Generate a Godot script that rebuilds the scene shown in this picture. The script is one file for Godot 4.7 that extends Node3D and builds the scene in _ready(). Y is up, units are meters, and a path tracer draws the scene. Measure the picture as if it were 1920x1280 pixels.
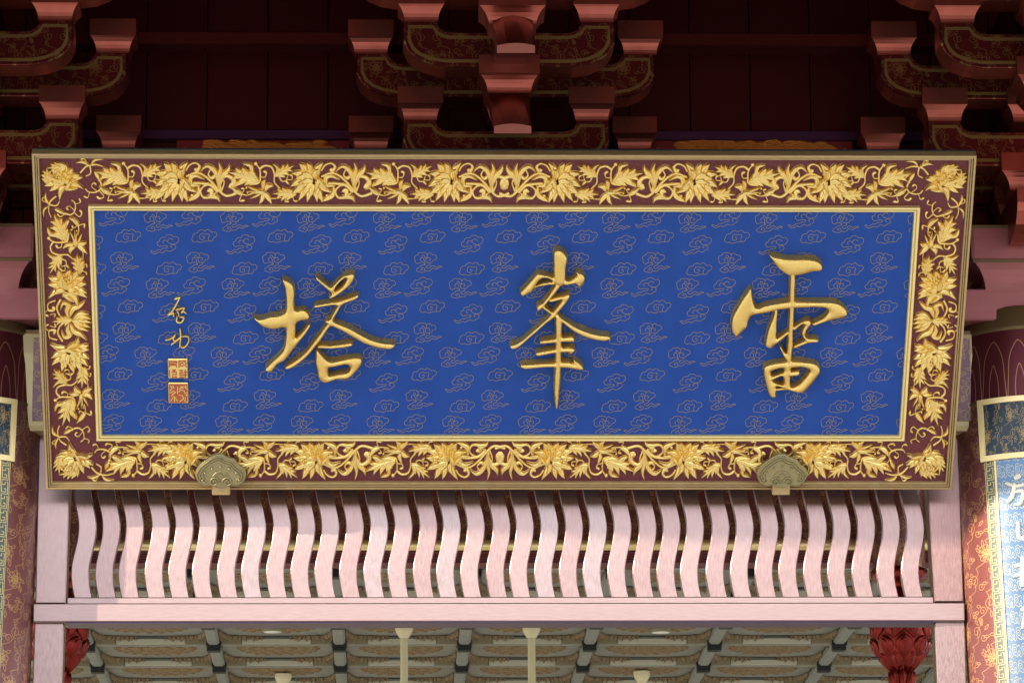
extends Node3D
# A blue name plaque with gold characters leaning out under a timber eave, a transom of wavy slats below it.
# Photograph pixels (1920 x 1280) are turned into points on real planes of the building with P() and Q().

const F := 8000.0
const EYE := Vector3(-0.8465, -6.0255, 26.9209)
const CX := Vector3(0.9995, -0.0058, 0.0301)
const CY := Vector3(-0.001, 0.9759, 0.2184)
const CF := Vector3(0.0307, 0.2183, -0.9754)
const PLAQUE_AT := Vector3(-0.0893, -1.0155, 0.27)
const LEAN := 0.7161
const PW := 5.7612
const PH := 2.3634
const MX := 0.00330
const MY := 0.00377

# cross sections of a carved piece: across, height, share of the incised outline
const PLAIN := [Vector3(-1, -1, -1), Vector3(-1, 0, -1), Vector3(-1, 0, 0), Vector3(-0.95, 0.25, 0), Vector3(-0.6, 0.78, 0), Vector3(0, 1, 0), Vector3(0.6, 0.78, 0), Vector3(0.95, 0.25, 0), Vector3(1, 0, 0), Vector3(1, 0, 1), Vector3(1, -1, 1)]
const GROOVED := [Vector3(-1, -1, -1), Vector3(-1, -0.1, -1), Vector3(-1, 0.0, 0), Vector3(-0.9, 0.35, 0), Vector3(-0.55, 0.8, 0), Vector3(-0.15, 1.0, 0), Vector3(0, 0.25, 0), Vector3(0.15, 1.0, 0), Vector3(0.55, 0.8, 0), Vector3(0.9, 0.35, 0), Vector3(1, 0.0, 0), Vector3(1, -0.1, 1), Vector3(1, -1, 1)]

var M := {}
var outline := false
var brushed := false   # write the uv along which brushed metal is scratched
var rng := RandomNumberGenerator.new()
var taken := {}
var plaque: Node3D
var flip_basis := Basis()

# ---------------------------------------------------------------- places
func ray(px: float, py: float) -> Vector3:
	return CF + CX * ((px - 960.0) / F) + CY * ((640.0 - py) / F)

func P(px: float, py: float, z: float) -> Vector3:
	var d := ray(px, py)
	return EYE + d * ((z - EYE.z) / d.z)

func Q(px: float, py: float, h := 0.0) -> Vector2:
	var n := Vector3(0, -sin(LEAN), cos(LEAN))
	var u := Vector3(0, cos(LEAN), sin(LEAN))
	var d := ray(px, py)
	var t := (PLAQUE_AT + n * h - EYE).dot(n) / d.dot(n)
	var w := EYE + d * t - PLAQUE_AT
	return Vector2(w.x, w.dot(u))

# ---------------------------------------------------------------- naming
func numbered(called: String, parent: Node) -> String:
	var key := str(parent.get_instance_id()) + called
	var n: int = taken.get(key, 0)
	taken[key] = n + 1
	return called if n == 0 else "%s_%03d" % [called, n]

func thing(called: String, label: String, category: String, at := Vector3.ZERO, group := "") -> Node3D:
	var o := Node3D.new()
	o.name = numbered(called, self)
	add_child(o)
	o.position = at
	tag(o, label, category, group)
	return o

func tag(o: Node, label: String, category: String, group := "") -> void:
	o.set_meta("label", label)
	o.set_meta("category", category)
	if group != "":
		o.set_meta("group", group)

func mi(called: String, mesh: Mesh, m: Material, parent: Node3D, at := Vector3.ZERO) -> MeshInstance3D:
	var o := MeshInstance3D.new()
	o.mesh = mesh
	o.material_override = m
	o.name = numbered(called, parent)
	parent.add_child(o)
	o.position = at
	return o

func new_st() -> SurfaceTool:
	var st := SurfaceTool.new()
	st.begin(Mesh.PRIMITIVE_TRIANGLES)
	return st

func done(st: SurfaceTool) -> ArrayMesh:
	st.generate_normals()
	return st.commit()

func obj(called: String, st: SurfaceTool, m: Material, parent: Node3D = self, at := Vector3.ZERO) -> MeshInstance3D:
	return mi(called, done(st), m, parent, at)

# ---------------------------------------------------------------- shapes
func quad(st: SurfaceTool, a: Vector3, b: Vector3, c: Vector3, d: Vector3) -> void:
	for v: Vector3 in [a, b, c, a, c, d]:
		if brushed:
			st.set_uv(Vector2(v.x + v.z, v.y))
		st.add_vertex(v)

func quad_uv(st: SurfaceTool, a: Vector3, b: Vector3, c: Vector3, d: Vector3, ua: Vector2, ub: Vector2, uc: Vector2, ud: Vector2) -> void:
	var vs := [a, b, c, a, c, d]
	var us := [ua, ub, uc, ua, uc, ud]
	for i in 6:
		st.set_uv(us[i])
		st.add_vertex(vs[i])

func box(st: SurfaceTool, lo: Vector3, hi: Vector3, r := 0.006) -> void:
	# a box with chamfered edges, flat shaded
	st.set_smooth_group(-1)
	var c := (lo + hi) * 0.5
	var e := (hi - lo) * 0.5
	r = minf(r, minf(e.x, minf(e.y, e.z)) * 0.5)
	var k := func(sx: float, sy: float, sz: float, ax: int) -> Vector3:
		var v := Vector3(e.x - r, e.y - r, e.z - r)
		v[ax] = e[ax]
		return c + v * Vector3(sx, sy, sz)
	for ax in 3:
		for s: float in [-1.0, 1.0]:
			var q := []
			for ab: Vector2 in [Vector2(-1, -1), Vector2(1, -1), Vector2(1, 1), Vector2(-1, 1)]:
				var sg := Vector3.ZERO
				sg[ax] = s
				sg[(ax + 1) % 3] = ab.x
				sg[(ax + 2) % 3] = ab.y
				q.append(k.call(sg.x, sg.y, sg.z, ax))
			if s > 0:
				quad(st, q[3], q[2], q[1], q[0])
			else:
				quad(st, q[0], q[1], q[2], q[3])
	for ax in 3:
		var b1 := (ax + 1) % 3
		var b2 := (ax + 2) % 3
		for s1: float in [-1.0, 1.0]:
			for s2: float in [-1.0, 1.0]:
				var q := []
				for it: Vector2 in [Vector2(-1, b1), Vector2(1, b1), Vector2(1, b2), Vector2(-1, b2)]:
					var sg := Vector3.ZERO
					sg[ax] = it.x
					sg[b1] = s1
					sg[b2] = s2
					q.append(k.call(sg.x, sg.y, sg.z, int(it.y)))
				if s1 * s2 > 0:
					quad(st, q[0], q[1], q[2], q[3])
				else:
					quad(st, q[3], q[2], q[1], q[0])
	for sx: float in [-1.0, 1.0]:
		for sy: float in [-1.0, 1.0]:
			for sz: float in [-1.0, 1.0]:
				var t := [k.call(sx, sy, sz, 0), k.call(sx, sy, sz, 1), k.call(sx, sy, sz, 2)]
				if sx * sy * sz > 0:
					t.reverse()
				for v: Vector3 in t:
					if brushed:
						st.set_uv(Vector2(v.x + v.z, v.y))
					st.add_vertex(v)

func plank_mesh(w: float, h: float, d: float, r := 0.006) -> ArrayMesh:
	var st := new_st()
	box(st, Vector3(-w, -h, -d) * 0.5, Vector3(w, h, d) * 0.5, r)
	return done(st)

func prism(st: SurfaceTool, poly: PackedVector2Array, z0: float, z1: float, bev := 0.008, xf := Transform3D.IDENTITY) -> void:
	# poly in x,y, extruded along z with a chamfered front edge; uv = metres
	st.set_smooth_group(-1)
	var front := poly
	if bev > 0.0:
		front = inset(poly, bev)
	var n := poly.size()
	for pair: Array in [[front, z1], [poly, z0]]:
		var pp: PackedVector2Array = pair[0]
		var tri := Geometry2D.triangulate_polygon(pp)
		for i in tri:
			st.set_uv(pp[i])
			st.add_vertex(xf * Vector3(pp[i].x, pp[i].y, pair[1]))
	for i in n:
		var j := (i + 1) % n
		var a := poly[i]
		var b := poly[j]
		var zf := z1 - bev
		quad_uv(st, xf * Vector3(a.x, a.y, z0), xf * Vector3(b.x, b.y, z0), xf * Vector3(b.x, b.y, zf), xf * Vector3(a.x, a.y, zf), a, b, b, a)
		if bev > 0.0:
			var fa := front[i]
			var fb := front[j]
			quad_uv(st, xf * Vector3(a.x, a.y, zf), xf * Vector3(b.x, b.y, zf), xf * Vector3(fb.x, fb.y, z1), xf * Vector3(fa.x, fa.y, z1), a, b, fb, fa)

func inset(poly: PackedVector2Array, d: float) -> PackedVector2Array:
	var area := 0.0
	var n := poly.size()
	for i in n:
		area += poly[i].cross(poly[(i + 1) % n])
	var s := signf(area)
	var out := PackedVector2Array()
	for i in n:
		var e1 := (poly[i] - poly[(i + n - 1) % n]).normalized()
		var e2 := (poly[(i + 1) % n] - poly[i]).normalized()
		var n1 := Vector2(-e1.y, e1.x) * s
		var n2 := Vector2(-e2.y, e2.x) * s
		var m := (n1 + n2)
		out.append(poly[i] + m * (d / maxf(0.4, 1.0 + n1.dot(n2))))
	return out

func lathe(st: SurfaceTool, prof: PackedVector2Array, seg := 32, xf := Transform3D.IDENTITY, smooth := true, u_rep := 1.0, v_rep := 1.0) -> void:
	st.set_smooth_group(0 if smooth else -1)
	for i in prof.size() - 1:
		for j in seg:
			var a0 := TAU * j / seg
			var a1 := TAU * (j + 1) / seg
			var p := prof[i]
			var q := prof[i + 1]
			var d0 := Vector3(sin(a0), 0, cos(a0))
			var d1 := Vector3(sin(a1), 0, cos(a1)) if j < seg - 1 else Vector3(0, 0, 1)
			var u0 := float(j) / seg * u_rep
			var u1 := float(j + 1) / seg * u_rep
			quad_uv(st, xf * (d0 * p.x + Vector3(0, p.y, 0)), xf * (d0 * q.x + Vector3(0, q.y, 0)), xf * (d1 * q.x + Vector3(0, q.y, 0)), xf * (d1 * p.x + Vector3(0, p.y, 0)),
				Vector2(u0, -p.y * v_rep), Vector2(u0, -q.y * v_rep), Vector2(u1, -q.y * v_rep), Vector2(u1, -p.y * v_rep))

func pv(a: Array) -> PackedVector2Array:
	var out := PackedVector2Array()
	for i in range(0, a.size() - 1, 2):
		out.append(Vector2(a[i], a[i + 1]))
	return out

func smooth_line(pts: PackedVector2Array, per := 3, closed := false) -> PackedVector2Array:
	var out := PackedVector2Array()
	var n := pts.size()
	var segs := n if closed else n - 1
	for i in segs:
		var p0 := pts[(i - 1 + n) % n] if closed or i > 0 else pts[0] * 2.0 - pts[1]
		var p1 := pts[i]
		var p2 := pts[(i + 1) % n]
		var p3 := pts[(i + 2) % n] if closed or i + 2 < n else pts[n - 1] * 2.0 - pts[n - 2]
		for k in per:
			out.append(p1.cubic_interpolate(p2, p0, p3, float(k) / per))
	if not closed:
		out.append(pts[n - 1])
	return out

func ribbon(st: SurfaceTool, pts: PackedVector2Array, w: float, z: float, closed := false, thick := 0.002) -> void:
	# a thin raised line lying on the plane z
	st.set_smooth_group(-1)
	var n := pts.size()
	var l := PackedVector2Array()
	var r := PackedVector2Array()
	for i in n:
		var a := pts[(i - 1 + n) % n] if closed or i > 0 else pts[i]
		var b := pts[(i + 1) % n] if closed or i < n - 1 else pts[i]
		var t := (b - a).normalized()
		var nn := Vector2(-t.y, t.x) * w * 0.5
		l.append(pts[i] + nn)
		r.append(pts[i] - nn)
	for i in (n if closed else n - 1):
		var j := (i + 1) % n
		var t := z + thick
		quad(st, Vector3(l[i].x, l[i].y, t), Vector3(l[j].x, l[j].y, t), Vector3(r[j].x, r[j].y, t), Vector3(r[i].x, r[i].y, t))
		quad(st, Vector3(l[i].x, l[i].y, z), Vector3(l[j].x, l[j].y, z), Vector3(l[j].x, l[j].y, t), Vector3(l[i].x, l[i].y, t))
		quad(st, Vector3(r[j].x, r[j].y, z), Vector3(r[i].x, r[i].y, z), Vector3(r[i].x, r[i].y, t), Vector3(r[j].x, r[j].y, t))

# a carved leaf, petal, vine or curl: kind 0 leaf, 1 vine, 2 curl ending in a knob, 3 petal, 4 stroke
func blade(st: SurfaceTool, tf: Transform2D, pts: PackedVector2Array, w: float, kind: int, h: float, z0 := 0.0) -> void:
	st.set_smooth_group(0)
	var c := smooth_line(pts, 4 if pts.size() > 2 else 7)
	var n := c.size()
	var rows := []
	for i in n:
		var t := float(i) / (n - 1)
		var ww := w
		var cre := 1.0
		match kind:
			0:
				ww = w * pow(sin(PI * clampf(pow(t, 0.85), 0.02, 0.985)), 0.8)
				cre = 0.55
			1:
				ww = w * (1.0 - 0.35 * t)
			2:
				ww = w * (0.5 + 0.5 * smoothstep(0.3, 0.85, t)) * (1.0 if t < 0.9 else sqrt(maxf(0.05, 1.0 - pow((t - 0.9) / 0.1, 2.0))))
			3:
				ww = w * maxf(0.05, pow(sin(PI * clampf(0.16 + 0.84 * t, 0.0, 0.99)), 0.75))
				cre = 0.6
			4:
				ww = w * (1.0 if t > 0.12 and t < 0.88 else 0.75)
		var a := c[maxi(i - 1, 0)]
		var b := c[mini(i + 1, n - 1)]
		var tg := (b - a).normalized()
		var nn := Vector2(-tg.y, tg.x) * ww * 0.5
		var hh := h * (0.7 + 0.3 * sin(PI * t)) if kind != 4 else h
		if kind == 3:
			hh = h * (0.6 + 0.65 * t)
		var row := []
		var rim := clampf(w * 0.07, 0.3, 0.8) if (kind == 0 or kind == 3) and outline else 0.0
		if outline:
			hh *= 1.75 if cre < 1.0 else 1.35
		for o: Vector3 in (GROOVED if cre < 1.0 else PLAIN):
			var q := tf * (c[i] + nn * o.x + nn.normalized() * rim * o.z)
			row.append(Vector3(q.x, q.y, 0.0 if o.y < -0.5 else maxf(0.0, z0 + hh * o.y)))
		rows.append(row)
	var last: int = rows[0].size() - 2
	for i in n - 1:
		for k in last + 1:
			var wall := k <= 1 or k >= last - 1
			var side := k == 2 or k == last - 2
			st.set_smooth_group(1 if wall else (2 if side else 0))
			quad(st, rows[i][k], rows[i][k + 1], rows[i + 1][k + 1], rows[i + 1][k])
	for e: int in [0, n - 1]:
		st.set_smooth_group(-1)
		for k in range(1, last + 1):
			for v: Vector3 in [rows[e][0], rows[e][k], rows[e][k + 1]]:
				st.add_vertex(v)

func blades(st: SurfaceTool, tf: Transform2D, list: Array) -> void:
	# each entry: [width, kind, height in mm, base height in mm, x, y, x, y, ...]
	for b: Array in list:
		blade(st, tf, pv(b.slice(4)), b[0] * 0.87, b[1], b[2] * 0.001, b[3] * 0.001)

func knob(st: SurfaceTool, tf: Transform2D, at: Vector2, r: float, h: float, z0 := 0.0) -> void:
	st.set_smooth_group(0)
	var rows := []
	for i in 4:
		var row := []
		var a := PI * 0.5 * i / 3.0
		for j in 11:
			var q := tf * (at + Vector2(cos(TAU * j / 10), sin(TAU * j / 10)) * r * cos(a))
			row.append(Vector3(q.x, q.y, z0 + h * sin(a)))
		rows.append(row)
	for i in 3:
		for j in 10:
			quad(st, rows[i][j], rows[i + 1][j], rows[i + 1][j + 1], rows[i][j + 1])

# a solid with rounded edges from outlines (in some 2-d frame): union of solids minus holes, meshed by marching squares
func relief(solids: Array, holes: Array, step: float, base: float, rnd: float, rise: float, pillow: float, place: Callable) -> ArrayMesh:
	var lo := Vector2(INF, INF)
	var hi := Vector2(-INF, -INF)
	for s: PackedVector2Array in solids:
		for p in s:
			lo = lo.min(p)
			hi = hi.max(p)
	lo -= Vector2(step, step) * 1.5
	hi += Vector2(step, step) * 1.5
	var nx := int((hi.x - lo.x) / step) + 2
	var ny := int((hi.y - lo.y) / step) + 2
	var d := PackedFloat32Array()
	d.resize(nx * ny)
	d.fill(-1e3)
	for pass_i in 2:
		for s: PackedVector2Array in (solids if pass_i == 0 else holes):
			var m := s.size()
			var a := Vector2(INF, INF)
			var b := Vector2(-INF, -INF)
			for p in s:
				a = a.min(p)
				b = b.max(p)
			var x0 := maxi(0, int((a.x - lo.x) / step) - 8)
			var x1 := mini(nx - 1, int((b.x - lo.x) / step) + 8)
			var y0 := maxi(0, int((a.y - lo.y) / step) - 8)
			var y1 := mini(ny - 1, int((b.y - lo.y) / step) + 8)
			for y in range(y0, y1 + 1):
				for x in range(x0, x1 + 1):
					var p := lo + Vector2(x, y) * step
					var best := 1e9
					for i in m:
						var q := Geometry2D.get_closest_point_to_segment(p, s[i - 1], s[i])
						best = minf(best, q.distance_squared_to(p))
					best = sqrt(best)
					if not Geometry2D.is_point_in_polygon(p, s):
						best = -best
					var at := y * nx + x
					d[at] = maxf(d[at], best) if pass_i == 0 else minf(d[at], -best)
	var st := new_st()
	var side := new_st()
	var vert := func(p: Vector2, dd: float, wall: bool) -> Vector3:
		var hgt := 0.0
		if not wall:
			var k := 1.0 - clampf(dd / rnd, 0.0, 1.0)
			hgt = base + rise * sqrt(maxf(0.0, 1.0 - k * k)) + pillow * (1.0 - exp(-maxf(dd, 0.0) / (rnd * 2.0)))
		var w: Vector2 = place.call(p)
		return Vector3(w.x, w.y, hgt)
	var corner := [Vector2i(0, 0), Vector2i(1, 0), Vector2i(1, 1), Vector2i(0, 1)]
	for y in ny - 1:
		for x in nx - 1:
			var ids := [y * nx + x, y * nx + x + 1, (y + 1) * nx + x + 1, (y + 1) * nx + x]
			var inside := 0
			for i: int in ids:
				inside += 1 if d[i] > 0 else 0
			if inside == 0:
				continue
			var poly := []
			var cut := []
			for k in 4:
				var i0: int = ids[k]
				var i1: int = ids[(k + 1) % 4]
				var p0 := lo + Vector2(x + corner[k].x, y + corner[k].y) * step
				var p1 := lo + Vector2(x + corner[(k + 1) % 4].x, y + corner[(k + 1) % 4].y) * step
				if d[i0] > 0:
					poly.append([p0, d[i0]])
				if (d[i0] > 0) != (d[i1] > 0):
					var da := d[i0]
					var db := d[i1]
					var pa := p0
					var pb := p1
					if i1 < i0:
						da = d[i1]
						db = d[i0]
						pa = p1
						pb = p0
					var c := pa.lerp(pb, clampf(da / (da - db), 0.02, 0.98))
					poly.append([c, 0.0])
					cut.append(poly.size() - 1)
			st.set_smooth_group(0)
			for i in range(1, poly.size() - 1):
				for v: Array in [poly[0], poly[i], poly[i + 1]]:
					st.add_vertex(vert.call(v[0], v[1], false))
			if cut.size() >= 2:
				side.set_smooth_group(0)
				for ci in range(0, cut.size() - 1, 2):
					var a: Vector2 = poly[cut[ci]][0]
					var b: Vector2 = poly[cut[ci + 1]][0]
					quad(side, vert.call(a, 0.0, false), vert.call(a, 0.0, true), vert.call(b, 0.0, true), vert.call(b, 0.0, false))
	st.generate_normals()
	side.generate_normals()
	return side.commit(st.commit())

# ---------------------------------------------------------------- materials
func srgb(r: float, g: float, b: float) -> Color:
	return Color(r / 255.0, g / 255.0, b / 255.0)

func noise_tex(freq: float, cols: Array, w := 256, h := 256, seed_n := 1, octaves := 4) -> NoiseTexture2D:
	var n := FastNoiseLite.new()
	n.noise_type = FastNoiseLite.TYPE_SIMPLEX_SMOOTH
	n.frequency = freq
	n.seed = seed_n
	n.fractal_octaves = octaves
	var t := NoiseTexture2D.new()
	t.width = w
	t.height = h
	t.seamless = true
	t.noise = n
	if cols.size() > 0:
		var g := Gradient.new()
		g.offsets = PackedFloat32Array([])
		g.colors = PackedColorArray([])
		var off := PackedFloat32Array()
		var cc := PackedColorArray()
		for i in cols.size():
			off.append(float(i) / (cols.size() - 1))
			cc.append(cols[i])
		g.offsets = off
		g.colors = cc
		t.color_ramp = g
	return t

func mat(key: String, col: Color, rough: float, metal := 0.0) -> StandardMaterial3D:
	var m := StandardMaterial3D.new()
	m.albedo_color = col
	m.roughness = rough
	m.metallic = metal
	M[key] = m
	return m

func brush(m: StandardMaterial3D, amount := 0.9) -> StandardMaterial3D:
	# scratched upright: reflections spread sideways
	m.anisotropy_enabled = true
	m.anisotropy = amount
	return m

func tri(m: StandardMaterial3D, tex: Texture2D, scale: Vector3, world := true) -> StandardMaterial3D:
	m.albedo_texture = tex
	m.uv1_triplanar = true
	m.uv1_world_triplanar = world
	m.uv1_scale = scale
	return m

func ink(img: Image, pts: PackedVector2Array, w: float, col: Color) -> void:
	var sx := img.get_width()
	var sy := img.get_height()
	var r := w * 0.5 + 1.0
	for i in pts.size() - 1:
		var a := pts[i]
		var b := pts[i + 1]
		for y in range(int(floor(minf(a.y, b.y) - r)), int(ceil(maxf(a.y, b.y) + r)) + 1):
			for x in range(int(floor(minf(a.x, b.x) - r)), int(ceil(maxf(a.x, b.x) + r)) + 1):
				var p := Vector2(x, y)
				var k := clampf(w * 0.5 + 0.5 - Geometry2D.get_closest_point_to_segment(p, a, b).distance_to(p), 0.0, 1.0)
				if k > 0.0:
					var ix := posmod(x, sx)
					var iy := posmod(y, sy)
					img.set_pixel(ix, iy, img.get_pixel(ix, iy).lerp(col, k))

func curl(at: Vector2, r: float, a0: float, turns: float, dir := 1.0) -> PackedVector2Array:
	var out := PackedVector2Array()
	var n := int(14 * turns) + 4
	for i in n + 1:
		var t := float(i) / n
		var a := a0 + dir * TAU * turns * t
		out.append(at + Vector2(cos(a), sin(a)) * r * (1.0 - 0.85 * t))
	return out

func rosette(img: Image, at: Vector2, r: float, petals: int, w: float, col: Color) -> void:
	for k in petals:
		var a := TAU * k / petals
		var d := Vector2(cos(a), sin(a))
		var s := Vector2(-d.y, d.x)
		var half := r * sin(PI / petals) * 1.05
		ink(img, smooth_line(PackedVector2Array([at + d * r * 0.3, at + d * r * 0.65 + s * half, at + d * r, at + d * r * 0.65 - s * half, at + d * r * 0.3]), 5), w, col)
	ink(img, curl(at, r * 0.25, 0, 1.0), w, col)

func vine_tile(bg: Color, fg: Color, n: int, w: float, seed_n: int, cols := 4) -> ImageTexture:
	# gold line drawing that fills the ground evenly: scrolls, leaves and rosettes on a winding stem
	var g := RandomNumberGenerator.new()
	g.seed = seed_n
	var img := Image.create(n, n, true, Image.FORMAT_RGB8)
	img.fill(bg)
	var c := float(n) / cols
	for row in cols:
		for col in cols:
			var at := Vector2((col + 0.5 * (row % 2) + 0.25) * c, (row + 0.5) * c) + Vector2(g.randf_range(-0.06, 0.06), g.randf_range(-0.06, 0.06)) * c
			var d := 1.0 if (row + col) % 2 == 0 else -1.0
			ink(img, smooth_line(PackedVector2Array([at + Vector2(-0.5 * c, 0.5 * c), at + Vector2(-0.1 * c, 0.34 * c), at + Vector2(0.12 * d * c, 0.0), at + Vector2(0.1 * c, -0.3 * c), at + Vector2(0.0, -0.5 * c)]), 6), w, fg)
			if (row * 3 + col * 5) % 4 == 0:
				rosette(img, at, 0.34 * c, 8, w, fg)
				rosette(img, at, 0.17 * c, 6, w, fg)
			else:
				ink(img, curl(at + Vector2(0.16 * d * c, -0.05 * c), 0.25 * c, PI * 0.5, 1.5, d), w, fg)
				ink(img, curl(at + Vector2(-0.22 * d * c, 0.22 * c), 0.17 * c, 0.0, 1.3, -d), w, fg)
			for j in 5:
				var a := g.randf() * TAU
				var b := at + Vector2(cos(a), sin(a)) * 0.30 * c
				var tip := b + Vector2(cos(a + 0.5 * d), sin(a + 0.5 * d)) * 0.26 * c
				var nn := Vector2(-(tip - b).y, (tip - b).x) * 0.2
				ink(img, smooth_line(PackedVector2Array([b, b.lerp(tip, 0.5) + nn, tip, b.lerp(tip, 0.5) - nn, b]), 4), w, fg)
	img.generate_mipmaps()
	return ImageTexture.create_from_image(img)

func curl_tile(bg: Color, fg: Color, n: int, w: float) -> ImageTexture:
	# rows of linked cloud curls
	var img := Image.create(n, n, true, Image.FORMAT_RGB8)
	img.fill(bg)
	for row in 4:
		for col in 4:
			var c := Vector2((col + 0.5 * (row % 2) + 0.3) * n / 4.0, (row + 0.5) * n / 4.0)
			var r := n * 0.072
			ink(img, curl(c, r, PI * 0.5, 1.6, 1.0), w, fg)
			ink(img, curl(c + Vector2(r * 1.5, r * 0.5), r * 0.7, PI, 1.3, -1.0), w, fg)
			ink(img, smooth_line(PackedVector2Array([c + Vector2(0, r), c + Vector2(r * 0.8, r * 1.35), c + Vector2(r * 1.5, r * 1.1), c + Vector2(r * 2.1, r * 1.5), c + Vector2(r * 2.7, r * 0.9)]), 4), w, fg)
			ink(img, smooth_line(PackedVector2Array([c + Vector2(-r * 0.9, 0), c + Vector2(-r * 0.7, -r * 1.1), c + Vector2(r * 0.2, -r * 1.3), c + Vector2(r * 0.9, -r * 0.8), c + Vector2(r * 1.6, -r * 1.0), c + Vector2(r * 2.1, -r * 0.2)]), 4), w, fg)
	img.generate_mipmaps()
	return ImageTexture.create_from_image(img)

func fret_tile(bg: Color, fg: Color) -> ImageTexture:
	var img := Image.create(96, 128, true, Image.FORMAT_RGB8)
	img.fill(bg)
	ink(img, pv([3, -2, 3, 130]), 5, fg)
	ink(img, pv([92, -2, 92, 130]), 5, fg)
	ink(img, pv([18, -10, 18, 50, 60, 50, 60, 22, 40, 22]), 6, fg)
	ink(img, pv([78, -4, 78, 68, 18, 68, 18, 112, 50, 112, 50, 90]), 6, fg)
	ink(img, pv([78, 138, 78, 90, 66, 90]), 6, fg)
	img.generate_mipmaps()
	return ImageTexture.create_from_image(img)

func lotus_arch_tile(bg: Color, fg: Color) -> ImageTexture:
	# pointed petals drawn round the head of a column
	var n := 256
	var img := Image.create(n, n, true, Image.FORMAT_RGB8)
	img.fill(bg)
	for k in 2:
		var x := 64.0 + 128.0 * k
		ink(img, smooth_line(pv([x - 62, 256, x - 56, 190, x - 48, 110, x - 28, 66, x, 40, x + 28, 66, x + 48, 110, x + 56, 190, x + 62, 256]), 5), 3.5, fg)
		ink(img, smooth_line(pv([x - 24, 256, x - 23, 200, x - 15, 160, x, 128, x + 15, 160, x + 23, 200, x + 24, 256]), 5), 3.0, fg)
	img.generate_mipmaps()
	return ImageTexture.create_from_image(img)

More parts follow.
